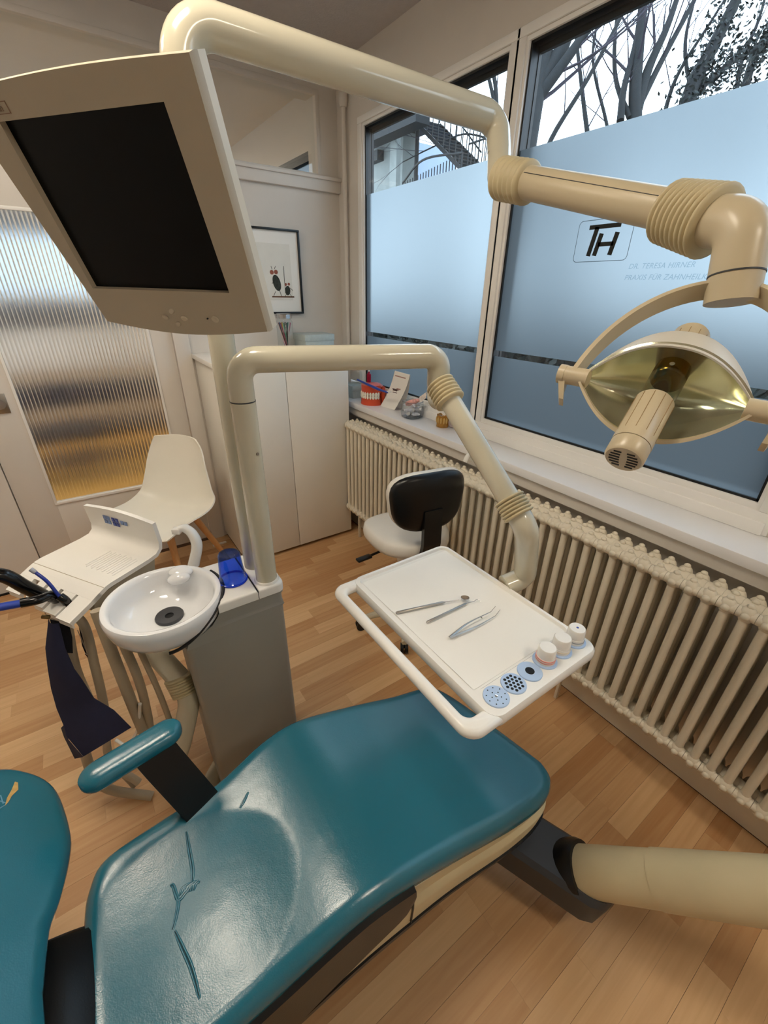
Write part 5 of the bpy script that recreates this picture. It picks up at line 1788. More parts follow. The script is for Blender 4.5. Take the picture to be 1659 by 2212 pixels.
# instruments lying on the paper
PZ = TZ - 0.0040
def lay(x, y, z): return V(x, y, z)
mm = thing('mouth_mirror', (0.576, 0.615, 0.862), 'round steel mouth mirror lying on the tray paper, uppermost instrument', 'mirror')
m0, m1, m2 = V((0.486, 0.637, 0.862)), V((0.611, 0.603, 0.862)), V((0.653, 0.584, 0.864))
mc_ = V((0.661, 0.582, 0.868))
part('handle', lambda bm: tube(bm, [m0, m0.lerp(m1, 0.03), m0.lerp(m1, 0.95), m1], [0.0025, 0.0036, 0.0036, 0.0018], 14), M_DSTEEL, mm, 50)
part('shank', lambda bm: tube(bm, [m1, m1.lerp(m2, 0.6), m2], [0.0014, 0.0012, 0.001], 10), M_STEEL, mm, 50)
mdir = V(0.12, 0.16, 0.97)
mh_ = part('mirror_head', lambda bm: lathe(bm, [(0.0, -0.001), (0.0105, -0.001), (0.011, 0.0), (0.0108, 0.0012), (0.0, 0.0012)], mc_, mdir, 30), M_STEEL, mm, 40)
part('mirror_glass', lambda bm: lathe(bm, [(0.0, 0.0016), (0.0098, 0.0016), (0.0098, 0.001), (0.0, 0.001)], mc_, mdir, 30), mat('mirror_face', (190, 170, 148), 0.12, metal=0.9), mh_, 0)
pb = thing('dental_probe', (0.600, 0.566, 0.862), 'slim steel probe with a hooked tip lying below the mirror', 'probe')
p0, p1 = V((0.527, 0.571, 0.862)), V((0.655, 0.569, 0.862))
pp = [p1, V((0.676, 0.564, 0.862)), V((0.687, 0.565, 0.864)), V((0.689, 0.554, 0.863))]
part('handle', lambda bm: tube(bm, [p0, p0.lerp(p1, 0.03), p0.lerp(p1, 0.96), p1], [0.0018, 0.0028, 0.0028, 0.0014], 12), M_DSTEEL, pb, 50)
part('hook', lambda bm: tube(bm, fillet(pp, 0.003, 4), 0.0008, 8), M_STEEL, pb, 50)
tw = thing('tweezers', (0.610, 0.505, 0.862), 'steel tweezers with bent tips, lowest instrument on the tray paper', 'tweezers')
t0 = V((0.538, 0.503, 0.863))
for q in (0, 1):
    e1 = V((0.677, 0.510, 0.866)) if q == 0 else V((0.680, 0.497, 0.862))
    e2 = V((0.702, 0.518, 0.866)) if q == 0 else V((0.706, 0.506, 0.862))
    mid = t0.lerp(e1, 0.5) + (V(-0.004, 0.006, 0.001) if q == 0 else V(0.004, -0.004, 0.0))
    def tine(bm):
        pts = smooth_path([t0, mid, e1], 8) + [e2]
        rings = []
        for i, p in enumerate(pts):
            f = i / (len(pts) - 1)
            w = 0.0030 * (1 - f) + 0.0006
            tq = (pts[min(i + 1, len(pts) - 1)] - pts[max(i - 1, 0)]).normalized()
            sd = V(0, 0, 1).cross(tq).normalized()
            rings.append([p + sd * w, p + V(0, 0, 0.0012 + w * 0.3), p - sd * w, p - V(0, 0, 0.0006)])
        loft(bm, rings)
    part('tine', tine, M_DSTEEL, tw, 30)
part('pin', lambda bm: tube(bm, [V((0.644, 0.509, 0.864)) + V(0, 0.003, 0.001), V((0.644, 0.509, 0.864)) + V(0, -0.003, 0.001)], 0.0012, 8), M_STEEL, tw)

# ================================================================== assistant console
con = thing('assistant_console', (-0.06, 1.30, 0.85), 'white bent-sheet assistant console with a blue keypad and grey hoses', 'console')
cw = V(0.542, -0.840, 0).normalized()      # along its width
cd = V(-0.840, -0.542, 0).normalized()     # towards its front lip
c0 = V(-0.083, 1.493, 0.852)
CWID = 0.287
PROF = [(0.010, 0.947), (0.005, 0.882), (0.009, 0.864), (0.022, 0.854), (0.05, 0.851), (0.17, 0.850), (0.185, 0.848), (0.205, 0.841)]
EYE = V(0, 0, 1.55)
def cp(w, d, z): return EYE + (c0 + cw * w + cd * d + V(0, 0, z - 0.85) - EYE) * 1.09
def tray_sheet(bm):
    g = []
    for d, z in PROF:
        g.append([cp(CWID * j / 8, d, z + (0.010 * sin(pi * j / 8) if z > 0.93 else 0)) for j in range(9)])
    sheet(bm, g, 0.013)
part('tray_shell', tray_sheet, M_WPL, con, 40)
for a, b, d1 in ((0, 0.20, 0.272), (0.285, 0.385, 0.27), (0.43, 0.58, 0.282), (0.625, 0.79, 0.288), (0.818, 1.0, 0.292)):
    def finger(bm):
        g = []
        for d, z in ((0.205, 0.841), (0.23, 0.831), (d1, 0.811)):
            g.append([cp(CWID * (a + (b - a) * j / 3), d, z) for j in range(4)])
        sheet(bm, g, 0.014)
        g2 = [[cp(CWID * (a + (b - a) * j / 3), d1 - 0.004, z) for j in range(4)] for z in (0.812, 0.79)]
        sheet(bm, g2, 0.004)
    part('holder_finger', finger, M_WPL, con, 40)
part('holder_bridge', lambda bm: sheet(bm, [[cp(CWID * j / 8, d, z) for j in range(9)] for d, z in ((0.205, 0.841), (0.226, 0.833))], 0.014), M_WPL, con, 40)
part('fold_line', lambda bm: prism(bm, [cp(0.001, 0.188, 0.8472), cp(CWID - 0.001, 0.188, 0.8472), cp(CWID - 0.001, 0.1892, 0.8468), cp(0.001, 0.1892, 0.8468)], (0, 0, 0.0004)), M_HOSE, con, 0)
for k in range(12):
    def rib(bm):
        w = CWID * (0.52 + 0.036 * k)
        obox(bm, cp(w, 0.10 + 0.006 * (k % 2), 0.8508), (0.0045, 0.085, 0.0028), cw, cd, V(0, 0, 1), 0.001, 1)
    part('grip_rib', rib, M_WPL, con, 0)
M_KEY1 = mat('key_light_blue', (108, 130, 172), 0.5)
M_KEY2 = mat('key_dark_blue', (28, 46, 132), 0.45)
M_KEYP = mat('key_print', (150, 172, 226), 0.5)
kd = V(cd.x, cd.y, 0)
def key(w, z, m, glyph):
    s = 0.0135
    d_at = 0.0075 + (z - 0.88) * 0.07
    def kb(bm): obox(bm, cp(w, d_at, z), (s, 0.0012, s), cw, kd, V(0, 0, 1), 0)
    ko = part('key', kb, m, con, 0)
    text_mesh('key_symbol', glyph, 0.010, cp(w - 0.0032, d_at + 0.0009, z - 0.0038), cw, V(0, 0, 1), M_KEYP, ko, depth=0.0001)
for w, z, m, gl in ((0.086, 0.926, M_KEY1, '4'), (0.101, 0.926, M_KEY1, '|'), (0.086, 0.911, M_KEY1, '='), (0.101, 0.911, M_KEY1, '-'),
                    (0.122, 0.925, M_KEY2, '5'), (0.137, 0.925, M_KEY2, '9'), (0.122, 0.910, M_KEY2, '1'), (0.137, 0.910, M_KEY2, '2'),
                    (0.158, 0.922, M_KEY1, 'x'), (0.173, 0.922, M_KEY1, '0')):
    key(w, z, m, gl)
def body(bm):
    g0 = [cp(0.03, 0.02, 0.842), cp(CWID - 0.012, 0.02, 0.842), cp(CWID - 0.012, 0.215, 0.822), cp(0.03, 0.215, 0.822)]
    g1 = [cp(0.05, 0.03, 0.775), cp(CWID - 0.02, 0.03, 0.775), cp(CWID - 0.02, 0.22, 0.785), cp(0.05, 0.22, 0.785)]
    loft(bm, [g0, g1])
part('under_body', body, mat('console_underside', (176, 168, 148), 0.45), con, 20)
# carrying arm with bellows, running under the bowl to the unit base
A0, A1, A2 = V((-0.049, 1.253, 0.587)), V((0.011, 1.147, 0.550)), V((0.027, 1.090, 0.478))
A3, A4, A5, A6 = V((0.025, 1.065, 0.415)), V((-0.022, 1.049, 0.294)), V((-0.057, 1.052, 0.193)), V((-0.053, 1.037, 0.045))
part('arm', lambda bm: tube(bm, fillet([cp(0.20, 0.13, 0.78), A0, A2], 0.05, 8), 0.032, 22), M_CREAM, con, 60)
part('bellows', lambda bm: bellows(bm, A2 - (A2 - A1) * 0.30, A2 + (A3 - A2) * 0.5, 0.042, 0.036, 7, 0.003), M_BELLOW, con, 60)
part('arm', lambda bm: tube(bm, smooth_path([A2, A3, A4, A5, A6], 6), 0.031, 22), M_CREAM, con, 60)
part('foot_elbow', lambda bm: tube(bm, smooth_path([A6, A6 + V(0.05, 0.02, -0.05), V(0.1, 1.12, 0.04)], 6), 0.03, 18), M_CREAM, con, 60)

def hose(parent, pts, r, m=None):
    return part('hose', lambda bm: tube(bm, smooth_path([V(p) for p in pts], 8), r, 12), m or M_HOSE, parent, 60)
hose(con, [(-0.124, 1.200, 0.756), (-0.120, 1.164, 0.552), (-0.114, 1.141, 0.315), (-0.101, 1.116, 0.159), (-0.052, 1.069, 0.052)], 0.0155)
hose(con, [(-0.089, 1.159, 0.665), (-0.081, 1.139, 0.512), (-0.091, 1.149, 0.343), (-0.111, 1.146, 0.153), (-0.066, 1.092, 0.030)], 0.0125)
hose(con, [(-0.055, 1.139, 0.628), (-0.041, 1.122, 0.443), (-0.040, 1.117, 0.273), (-0.069, 1.126, 0.167), (-0.104, 1.148, 0.120)], 0.0085)
hose(con, [(-0.097, 1.128, 0.434), (-0.130, 1.148, 0.308), (-0.172, 1.169, 0.252), (-0.195, 1.193, 0.265)], 0.005, M_WPL)

# suction instruments resting in the holder
M_GLOSSB = mat('gloss_black', (10, 10, 11), 0.18, var=0.1)
s1 = thing('suction_handpiece', (-0.264, 1.346, 0.811), 'black curved suction handpiece hanging furthest left in the console holder', 'suction tool')
part('handle', lambda bm: tube(bm, smooth_path([V(p) for p in ((-0.339, 1.333, 0.882), (-0.298, 1.332, 0.860), (-0.269, 1.335, 0.810), (-0.239, 1.345, 0.751), (-0.242, 1.366, 0.694))], 8), 0.0185, 18), M_GLOSSB, s1, 60)
hose(s1, [(-0.241, 1.367, 0.696), (-0.227, 1.293, 0.594), (-0.246, 1.263, 0.439), (-0.290, 1.247, 0.202), (-0.274, 1.207, 0.068), (-0.153, 1.134, 0.001)], 0.0150)
s2 = thing('suction_handpiece', (-0.267, 1.282, 0.794), 'black suction handpiece with a thick blue tip pointing left out of frame', 'suction tool')
part('handle', lambda bm: tube(bm, smooth_path([V(p) for p in ((-0.279, 1.269, 0.803), (-0.245, 1.270, 0.798), (-0.219, 1.287, 0.788), (-0.210, 1.312, 0.752), (-0.223, 1.329, 0.699))], 8), [0.0125] * 16 + [0.016] * 17, 18), M_GLOSSB, s2, 60)
part('suction_tip', lambda bm: tube(bm, [V((-0.342, 1.255, 0.821)), V((-0.276, 1.269, 0.802))], 0.0105, 16), M_BLUE, s2, 60)
hose(s2, [(-0.222, 1.329, 0.700), (-0.172, 1.270, 0.683), (-0.178, 1.229, 0.547), (-0.195, 1.221, 0.384), (-0.232, 1.214, 0.170), (-0.178, 1.163, 0.063)], 0.0125)
s3 = thing('saliva_ejector', (-0.206, 1.280, 0.792), 'thin blue saliva ejector tube with a clear tip in a black holder', 'suction tool')
part('handle', lambda bm: tube(bm, smooth_path([V(p) for p in ((-0.199, 1.278, 0.786), (-0.189, 1.273, 0.768), (-0.189, 1.287, 0.735), (-0.203, 1.310, 0.691))], 6), 0.0115, 14), M_GLOSSB, s3, 60)
part('ejector_tube', lambda bm: tube(bm, smooth_path([V(p) for p in ((-0.234, 1.319, 0.856), (-0.213, 1.294, 0.829), (-0.198, 1.275, 0.783))], 8), 0.0046, 12), mat('ejector_blue', (30, 50, 140), 0.3), s3, 60)
part('clear_tip', lambda bm: tube(bm, [V((-0.241, 1.323, 0.866)), V((-0.233, 1.317, 0.855))], [0.0062, 0.0058], 12), mat('clear_tip', (196, 200, 214), 0.2, trans=0.4), s3, 60)
hose(s3, [(-0.202, 1.311, 0.693), (-0.222, 1.268, 0.538), (-0.222, 1.256, 0.366), (-0.232, 1.229, 0.151), (-0.197, 1.182, 0.028)], 0.0075)

bib = thing('patient_bib', (-0.240, 1.181, 0.555), 'folded dark navy paper bib hanging by a ball chain from the console', 'bib')
BL = [(-0.239, 1.264, 0.732), (-0.267, 1.244, 0.657), (-0.277, 1.223, 0.602), (-0.289, 1.222, 0.533), (-0.290, 1.191, 0.483), (-0.289, 1.175, 0.426), (-0.289, 1.155, 0.404), (-0.263, 1.104, 0.353)]
BR = [(-0.217, 1.244, 0.724), (-0.222, 1.213, 0.658), (-0.217, 1.186, 0.599), (-0.207, 1.166, 0.567), (-0.197, 1.152, 0.502), (-0.174, 1.125, 0.484), (-0.159, 1.111, 0.468), (-0.131, 1.068, 0.419)]
def bibm(bm):
    g = []
    for i, (a, b) in enumerate(zip(BL, BR)):
        a, b = V(a), V(b)
        g.append([a.lerp(b, j / 6) + V(-0.006, -0.01, 0) * sin(pi * j / 6) * (0.5 + 0.5 * cos(i * 2.2)) for j in range(7)])
    sheet(bm, g, 0.0018)
part('bib_front', bibm, M_NAVY, bib, 25)
def bib_side(bm):
    g = [[V((-0.287, 1.175, 0.428)), V((-0.299, 1.191, 0.407))], [V((-0.286, 1.147, 0.395)), V((-0.298, 1.175, 0.383))], [V((-0.263, 1.102, 0.355)), V((-0.288, 1.133, 0.329))]]
    sheet(bm, g, 0.0018)
part('bib_fold', bib_side, M_NAVY, bib, 25)
def bib_back(bm):
    g = [[V((-0.239, 1.279, 0.721)), V((-0.201, 1.258, 0.699))], [V((-0.242, 1.255, 0.670)), V((-0.204, 1.249, 0.658))], [V((-0.241, 1.241, 0.628)), V((-0.215, 1.240, 0.612))]]
    sheet(bm, g, 0.0018)
    g = [[V((-0.187, 1.299, 0.649)), V((-0.183, 1.303, 0.637))], [V((-0.194, 1.274, 0.601)), V((-0.183, 1.256, 0.563))], [V((-0.188, 1.247, 0.565)), V((-0.184, 1.241, 0.516))]]
    sheet(bm, g, 0.0015)
part('bib_back', bib_back, mat('bib_inner_black', (10, 11, 22), 0.75), bib, 25)
def chain(bm):
    a, b = V((-0.190, 1.274, 0.659)), V((-0.184, 1.242, 0.594))
    for k in range(26):
        p = a.lerp(b, k / 25)
        bmesh.ops.create_icosphere(bm, subdivisions=1, radius=0.0017, matrix=Matrix.Translation(p))
part('ball_chain', chain, M_STEEL, bib, 60)
part('clip', lambda bm: obox(bm, V((-0.183, 1.233, 0.591)), (0.008, 0.004, 0.020), V(1, 0, 0), V(0, 1, 0), V(0.3, 0, -1), 0.001), M_STEEL, bib)
part('clip', lambda bm: obox(bm, V((-0.240, 1.255, 0.748)), (0.020, 0.010, 0.008), V(0.9, -0.3, -0.3), V(0.3, 0.9, 0), V(0.2, 0, 1), 0.002), mat('brass_clip', (120, 100, 64), 0.3, metal=0.8), bib)

# ================================================================== patient chair
chair = thing('patient_chair', (0.25, 0.52, 0), 'teal vinyl dental patient chair with cracked padding and cream side shell', 'dental chair')
OUT = [(-0.258, 0.60), (-0.247, 0.664), (-0.212, 0.712), (-0.10, 0.730), (0.024, 0.737), (0.15, 0.766), (0.27, 0.776), (0.425, 0.757), (0.55, 0.722), (0.64, 0.700), (0.685, 0.672), (0.712, 0.60),
       (0.742, 0.46), (0.762, 0.36), (0.766, 0.325), (0.750, 0.290), (0.70, 0.270), (0.6, 0.273), (0.43, 0.298), (0.31, 0.309), (0.2, 0.316), (0.1, 0.319), (0.0, 0.320), (-0.1, 0.319), (-0.2, 0.322), (-0.246, 0.345), (-0.266, 0.40), (-0.268, 0.50)]
def closed_smooth(pts, n=5):
    P = [Vector((p[0], p[1], 0)) for p in pts]
    N = len(P)
    out = []
    for i in range(N):
        p0, p1, p2, p3 = P[i - 1], P[i], P[(i + 1) % N], P[(i + 2) % N]
        for k in range(n):
            t = k / n
            out.append(0.5 * ((2 * p1) + (p2 - p0) * t + (2 * p0 - 5 * p1 + 4 * p2 - p3) * t * t + (3 * p1 - p0 - 3 * p2 + p3) * t ** 3))
    return out
SEAT_Z = [(-0.27, 0.488), (-0.2, 0.484), (-0.1, 0.480), (0.02, 0.484), (0.12, 0.500), (0.18, 0.510), (0.23, 0.511), (0.28, 0.502), (0.40, 0.4765), (0.46, 0.468), (0.6, 0.460), (0.77, 0.452)]
def sz_base(x):
    return sum(interp(SEAT_Z, x + dx) for dx in (-0.05, -0.025, 0, 0.025, 0.05)) / 5
def ztop(x, y):
    z = sz_base(x)
    # thigh basin: a stitched round hollow in the seat
    d = (((x + 0.085) / 0.215) ** 2 + ((y - 0.505) / 0.178) ** 2) ** 0.5
    z -= 0.019 * max(0.0, 1 - d * d) ** 1.15
    # raised cheeks outside the hollow, crowned leg rest
    z -= 0.10 * (y - 0.52) ** 2 * sm(0.15, 0.5, x)
    return z
def pad(bm, outline, centre, zf, thick, er, mapf, levels=24):
    A = Vector((centre[0], centre[1], 0))
    N = len(outline)
    nor = []
    for i, p in enumerate(outline):
        t = (outline[(i + 1) % N] - outline[i - 1]).normalized()
        n = Vector((t.y, -t.x, 0))
        nor.append(n if n.dot(p - A) > 0 else -n)
    rings = []
    # underside, side, then the crown
    for s, zz in ((0.90, -thick), (0.975, -thick * 0.96), (0.998, -thick * 0.80), (1.0, -thick * 0.6)):
        rings.append([mapf(A.x + (p.x - A.x) * s, A.y + (p.y - A.y) * s, zf(p.x, p.y) + zz) for p in outline])
    lv = [1.0, 0.996, 0.988, 0.976, 0.96, 0.94, 0.915, 0.89, 0.86, 0.83] + [0.80 * (1 - k / levels) for k in range(levels)]
    for s in lv:
        ring = []
        for p, n in zip(outline, nor):
            q = A + (p - A) * s
            d = (p - q).dot(n)
            e = er * (1 - math.sqrt(max(0.0, 1 - (1 - max(0.0, min(1, d / er))) ** 2)))
            ring.append(mapf(q.x, q.y, zf(q.x, q.y) - e))
        rings.append(ring)
    R = loft(bm, rings, caps=False)
    bm.faces.new(list(reversed(R[0])))
    c = bm.verts.new(mapf(A.x, A.y, zf(A.x, A.y)))
    for k in range(N):
        bm.faces.new((R[-1][k], R[-1][(k + 1) % N], c))
OUTS = closed_smooth(OUT, 5)
cush = part('seat_cushion', lambda bm: pad(bm, OUTS, (0.22, 0.515), ztop, 0.062, 0.034, lambda x, y, z: V(x, y, z), 44), M_TEAL, chair, 80)

def crack(name, pts, w, m, parent, zf, lift=0.0006):
    """Split in the vinyl: a dark slit between two raised lips."""
    P = smooth_path([V(p[0], p[1], 0) for p in pts], 6)
    def slit(bm):
        rings = []
        n = len(P)
        for i, p in enumerate(P):
            t = (P[min(i + 1, n - 1)] - P[max(i - 1, 0)]).normalized()
            s = V(-t.y, t.x, 0)
            ww = w * sin(pi * (i + 0.5) / n) ** 0.6 * (0.7 + 0.3 * sin(i * 1.7))
            ring = []
            for q, h_ in ((-1, 0), (-0.6, 0.0007), (0.6, 0.0007), (1, 0)):
                a = p + s * ww * q
                ring.append(V(a.x, a.y, zf(a.x, a.y) + lift + h_ - 0.0003))
            ring.append(V(p.x, p.y, zf(p.x, p.y) - 0.003))
            rings.append(ring)
        loft(bm, rings)
    part(name, slit, m, parent, 30)
    def lips(bm):
        n = len(P)
        for sgn in (-1, 1):
            pts_, rads = [], []
            for i, p in enumerate(P):
                t = (P[min(i + 1, n - 1)] - P[max(i - 1, 0)]).normalized()
                s = V(-t.y, t.x, 0) * sgn
                a = p + s * (w * sin(pi * (i + 0.5) / n) ** 0.6 + 0.0012)
                pts_.append(V(a.x, a.y, zf(a.x, a.y) - 0.0002))
                rads.append(0.0006 + 0.0016 * sin(pi * (i + 0.5) / n) ** 0.5)
            tube(bm, pts_, rads, 8)
    part('crack_lip', lips, M_TEAL, parent, 60)
M_TEARD = mat('vinyl_tear', (44, 56, 58), 0.8, var=0.4, scale=120)
crack('crack', [(-0.057, 0.662, 0.468), (-0.060, 0.623, 0.468), (-0.063, 0.585, 0.468), (-0.069, 0.565, 0.468)], 0.0010, M_TEARD, cush, ztop)
crack('crack', [(-0.055, 0.558, 0.468), (-0.069, 0.563, 0.468), (-0.084, 0.557, 0.468), (-0.098, 0.553, 0.468), (-0.102, 0.581, 0.468), (-0.107, 0.582, 0.468)], 0.0008, M_TEARD, cush, ztop)
crack('crack', [(-0.101, 0.573, 0.468), (-0.099, 0.550, 0.468), (-0.107, 0.529, 0.468), (-0.117, 0.511, 0.468)], 0.0006, M_TEARD, cush, ztop)
crack('crack', [(-0.114, 0.507, 0.468), (-0.108, 0.478, 0.468), (-0.101, 0.444, 0.468), (-0.098, 0.419, 0.468), (-0.096, 0.386, 0.468)], 0.0013, M_TEARD, cush, ztop)
crack('crack', [(0.083, 0.658, 0.484), (0.068, 0.645, 0.484), (0.056, 0.637, 0.484)], 0.0007, mat('vinyl_scratch', (140, 156, 150), 0.7), cush, ztop)
for k in range(7):
    a = V((-0.088, 0.553, 0.468)) + V(-0.006 + 0.004 * k, 0.004 - 0.001 * k, 0)
    crack('crease', [a, a + V(0.006, 0.008 + 0.001 * (k % 3), 0), a + V(0.014, 0.010, 0)], 0.0006, M_TEARD, cush, ztop)

def scaled(out, s, c=(0.24, 0.515)):
    return [((p.x - c[0]) * (1 + s / 0.5) + c[0], (p.y - c[1]) * (1 + s / 0.24) + c[1]) for p in out]
def shell_ring(s, dz):
    return [V(x, y, sz_base(x) + dz) for x, y in scaled(OUTS, s)]
ZLOW = [(-0.27, 0.236), (0.07, 0.238), (0.31, 0.254), (0.5, 0.275), (0.78, 0.302)]
def shell_abs(s, f, add=0.0):
    """Ring part of the way (f) from the cushion underside to the skirt."""
    out = []
    for x, y in scaled(OUTS, s):
        a, b = sz_base(x) - 0.052, interp(ZLOW, x)
        out.append(V(x, y, a + (b - a) * f + add))
    return out
part('side_shell', lambda bm: loft(bm, [shell_abs(-0.022, 0.0), shell_abs(-0.002, 0.04), shell_abs(-0.004, 0.10), shell_abs(-0.010, 0.40), shell_abs(0.0, 0.50), shell_abs(0.001, 0.56), shell_abs(-0.003, 0.90), shell_abs(-0.02, 0.92)]), mat('shell_cream', (208, 196, 160), 0.4, var=0.02), chair, 30)
part('underframe', lambda bm: loft(bm, [shell_abs(-0.02, 0.90), shell_abs(0.002, 0.91), shell_abs(0.001, 1.0), shell_abs(-0.05, 1.0, -0.02)]), M_BLKPL, chair, 30)
# black ribbed grip panel on the near side
def grip_panel(bm):
    rings = []
    pts = [p for p in OUTS]
    xs = [-0.25 + 0.56 * k / 30 for k in range(31)]
    near_y = [(-0.25, 0.340), (-0.2, 0.320), (-0.1, 0.317), (0.0, 0.318), (0.1, 0.317), (0.2, 0.314), (0.31, 0.307)]
    low = [(-0.25, 0.268), (0.05, 0.278), (0.2, 0.320), (0.27, 0.345), (0.295, 0.362), (0.31, 0.395)]
    for x in xs:
        y = interp(near_y, x) - 0.005
        z0, z1 = sz_base(x) - 0.040, interp(low, x)
        rings.append([V(x, y + 0.012, z0), V(x, y - 0.002, z0 - 0.012), V(x, y - 0.004, z0 + (z1 - z0) * 0.5), V(x, y - 0.001, z1 + 0.004), V(x, y + 0.006, z1), V(x, y + 0.03, z1), V(x, y + 0.03, z0)])
    loft(bm, rings)
part('grip_panel', grip_panel, M_BLKPL, chair, 30)
part('shell_joint', lambda bm: loft(bm, [[V(x, 0.3085 + dy, z) for dy, z in ((-0.0045, 0.395), (-0.006, 0.36), (-0.003, 0.282), (0.02, 0.282), (0.02, 0.395))] for x in (0.3095, 0.3108)]), M_DGREY, chair, 0)
part('lift_column', lambda bm: (box(bm, (0.06, 0.42, 0.03), (0.50, 0.62, 0.27), 0.02), box(bm, (-0.02, 0.38, 0.0), (0.62, 0.66, 0.035), 0.012)), M_BLKPL, chair)

# backrest, tilted up to the left
BN = (0.8, 0.0, 1.0, 0.396)
bu = V(-1.0, 0, 0.8).normalized()      # up along the backrest
bv = V(0, 1, 0)
bo = V(-0.25, 0.60, 0.596)
bn_ = bu.cross(bv)
if bn_.z < 0: bn_ = -bn_
def to_b(p):
    d = V(p) - bo
    return (d.dot(bu), d.dot(bv))
bpts = [(-0.269, 0.484, 0.611), (-0.263, 0.559, 0.606), (-0.250, 0.606, 0.596), (-0.237, 0.670, 0.586), (-0.233, 0.727, 0.583), (-0.246, 0.820, 0.593), (-0.268, 0.869, 0.610), (-0.303, 0.898, 0.639), (-0.338, 0.905, 0.666)]
BOUT = [to_b(p) for p in bpts]
last = BOUT[-1]
mid_y = 0.44 - bo.y
BOUT += [(last[0] + 0.10, last[1] - 0.01), (last[0] + 0.30, last[1] - 0.06), (last[0] + 0.34, last[1] - 0.14), (last[0] + 0.34, mid_y - 0.12), (last[0] + 0.28, mid_y - 0.22), (last[0] + 0.02, mid_y - 0.24), (BOUT[3][0] + 0.02, mid_y - 0.17), (BOUT[0][0] - 0.01, mid_y - 0.08), (BOUT[0][0] - 0.0, mid_y + 0.02)]
BOUTS = closed_smooth(BOUT, 4)
def zb(u, v):
    return 0.0 - 0.10 * (v - mid_y) ** 2 + 0.012
def bmap(u, v, w): return bo + bu * u + bv * v + bn_ * w
sp_u = (BOUT[0][0] + last[0]) / 2
bcu = part('backrest_cushion', lambda bm: pad(bm, BOUTS, (last[0] + 0.06, mid_y + 0.02), zb, 0.07, 0.03, bmap, 16), M_TEAL, chair, 80)
M_FOAM = mat('torn_foam', (196, 160, 96), 0.9, var=0.2, scale=90)
def patch(bm):
    pts = [(-0.319, 0.793, 0.665), (-0.315, 0.801, 0.662), (-0.311, 0.815, 0.659), (-0.303, 0.829, 0.653), (-0.304, 0.847, 0.653), (-0.308, 0.850, 0.656), (-0.312, 0.830, 0.659), (-0.317, 0.812, 0.663)]
    q = [to_b(p) for p in pts]
    loft(bm, [[bmap(u, v, zb(u, v) - 0.002) for u, v in q], [bmap(u, v, zb(u, v) + 0.0015) for u, v in q]])
part('foam_tear', patch, M_FOAM, bcu, 30)
def scr_(bm):
    for a, b in (((-0.328, 0.807, 0.672), (-0.317, 0.799, 0.664)), ((-0.326, 0.787, 0.671), (-0.318, 0.795, 0.665)), ((-0.325, 0.819, 0.670), (-0.321, 0.798, 0.667))):
        ua, ub = to_b(a), to_b(b)
        tube(bm, [bmap(ua[0], ua[1], zb(*ua) + 0.0002), bmap(ub[0], ub[1], zb(*ub) + 0.0002)], 0.001, 6)
part('scuff', scr_, mat('vinyl_scuff', (96, 150, 176), 0.7), bcu, 0)
part('back_hinge', lambda bm: (obox(bm, V(-0.285, 0.45, 0.47), (0.09, 0.30, 0.06), V(-0.8, 0, 0.5), V(0, 1, 0), V(0.5, 0, 0.8), 0.012), obox(bm, bmap(0.30, mid_y, -0.075), (0.5, 0.24, 0.03), bu, bv, bn_, 0.01)), M_BLKPL, chair)

# arm rest
arm_a, arm_b = V(-0.205, 0.748, 0.665), V(-0.008, 0.782, 0.665)
def arm_pad(bm):
    ax = (arm_b - arm_a)
    L = ax.length
    ax.normalize()
    sd = V(-ax.y, ax.x, 0)
    rings = []
    n = 24
    for i in range(n + 1):
        x = L * (0.5 - 0.5 * cos(pi * i / n))
        r = 0.033
        e = min(x, L - x)
        f = math.sqrt(max(0.0, 1 - (1 - min(1, e / r)) ** 2)) if e < r else 1.0
        f = max(f, 0.03)
        p = arm_a + ax * x
        ring = []
        for k in range(20):
            a = 2 * pi * k / 20
            es = (abs(cos(a)) ** 2.6 + abs(sin(a)) ** 2.6) ** (-1 / 2.6)
            ring.append(p + sd * (0.031 * f * cos(a) * es) + V(0, 0, 0.0215 * (0.35 + 0.65 * f) * sin(a) * es))
        rings.append(ring)
    loft(bm, rings)
part('armrest_pad', arm_pad, M_TEAL, chair, 60)
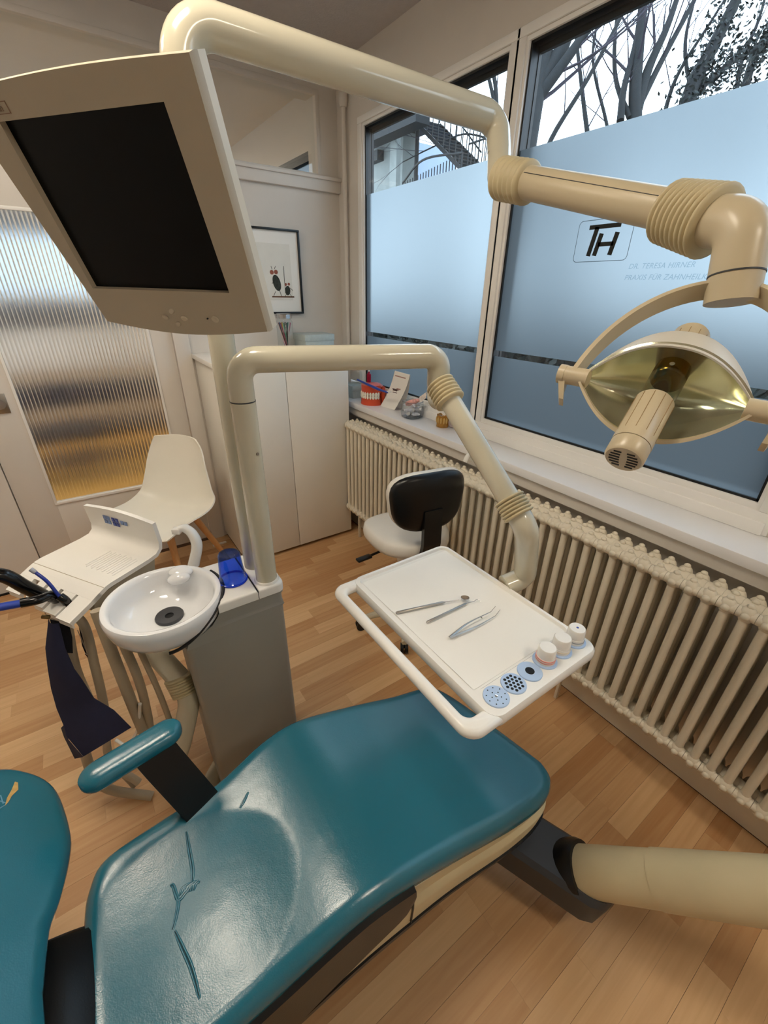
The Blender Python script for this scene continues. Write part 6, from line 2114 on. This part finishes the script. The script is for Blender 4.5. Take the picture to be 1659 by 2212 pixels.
def arm_post(bm):
    pts = [V(-0.075, 0.772, 0.65), V(-0.062, 0.755, 0.61), V(-0.02, 0.705, 0.49), V(0.0, 0.69, 0.42)]
    rings = []
    for i, p in enumerate(pts):
        t = (pts[min(i + 1, 3)] - pts[max(i - 1, 0)]).normalized()
        s = V(0.96, 0.28, 0.0)
        s = (s - t * s.dot(t)).normalized()
        n = t.cross(s).normalized()
        rings.append([p + s * 0.040 + n * 0.013, p - s * 0.040 + n * 0.013, p - s * 0.040 - n * 0.013, p + s * 0.040 - n * 0.013])
    loft(bm, rings)
part('armrest_post', arm_post, M_BLKPL, chair, 30)

# floor-level arm bracket with the cream support tube
def bracket(bm):
    a, b = V(0.640, 0.40, 0.225), V(0.790, 0.075, 0.185)
    d = (b - a).normalized()
    s = V(-d.y, d.x, 0).normalized()
    n = d.cross(s)
    if n.z < 0: n = -n
    rings = []
    L = (b - a).length
    for k in range(13):
        x = L * k / 12
        e = L - x
        w = 0.068
        f = 1.0 if e > w else math.sqrt(max(0.02, 1 - (1 - e / w) ** 2))
        p = a + d * x
        rings.append([p - s * w * f - n * 0.05, p + s * w * f - n * 0.05, p + s * w * f + n * 0.03, p + s * (w * f - 0.012) + n * 0.042, p - s * (w * f - 0.012) + n * 0.042, p - s * w * f + n * 0.03])
    loft(bm, rings)
part('tube_bracket', bracket, M_DGREY, chair, 40)
PA, PB = V((0.759, 0.150, 0.225)), V((0.887, -0.109, 0.487))
pd = (PB - PA).normalized()
part('bracket_collar', lambda bm: tube(bm, [PA - pd * 0.05, PA - pd * 0.012, PA + pd * 0.0], [0.070, 0.070, 0.066], 30), M_BLKPL, chair, 40)
part('support_tube', lambda bm: tube(bm, [PA - pd * 0.03, PA + pd * 0.18, PA + pd * 0.181, PB + pd * 0.35], [0.056, 0.057, 0.059, 0.062], 32), M_CREAM2, chair, 50)
part('tube_plug', lambda bm: tube(bm, [PB + pd * 0.34, PB + pd * 0.36], 0.061, 24), M_BLKPL, chair, 50)
part('cable', lambda bm: tube(bm, smooth_path([V(-0.31, 0.60, 0.50), V(-0.27, 0.64, 0.40), V(-0.20, 0.63, 0.36), V(-0.1, 0.58, 0.33)], 6), 0.006, 8), M_DGREY, chair, 60)
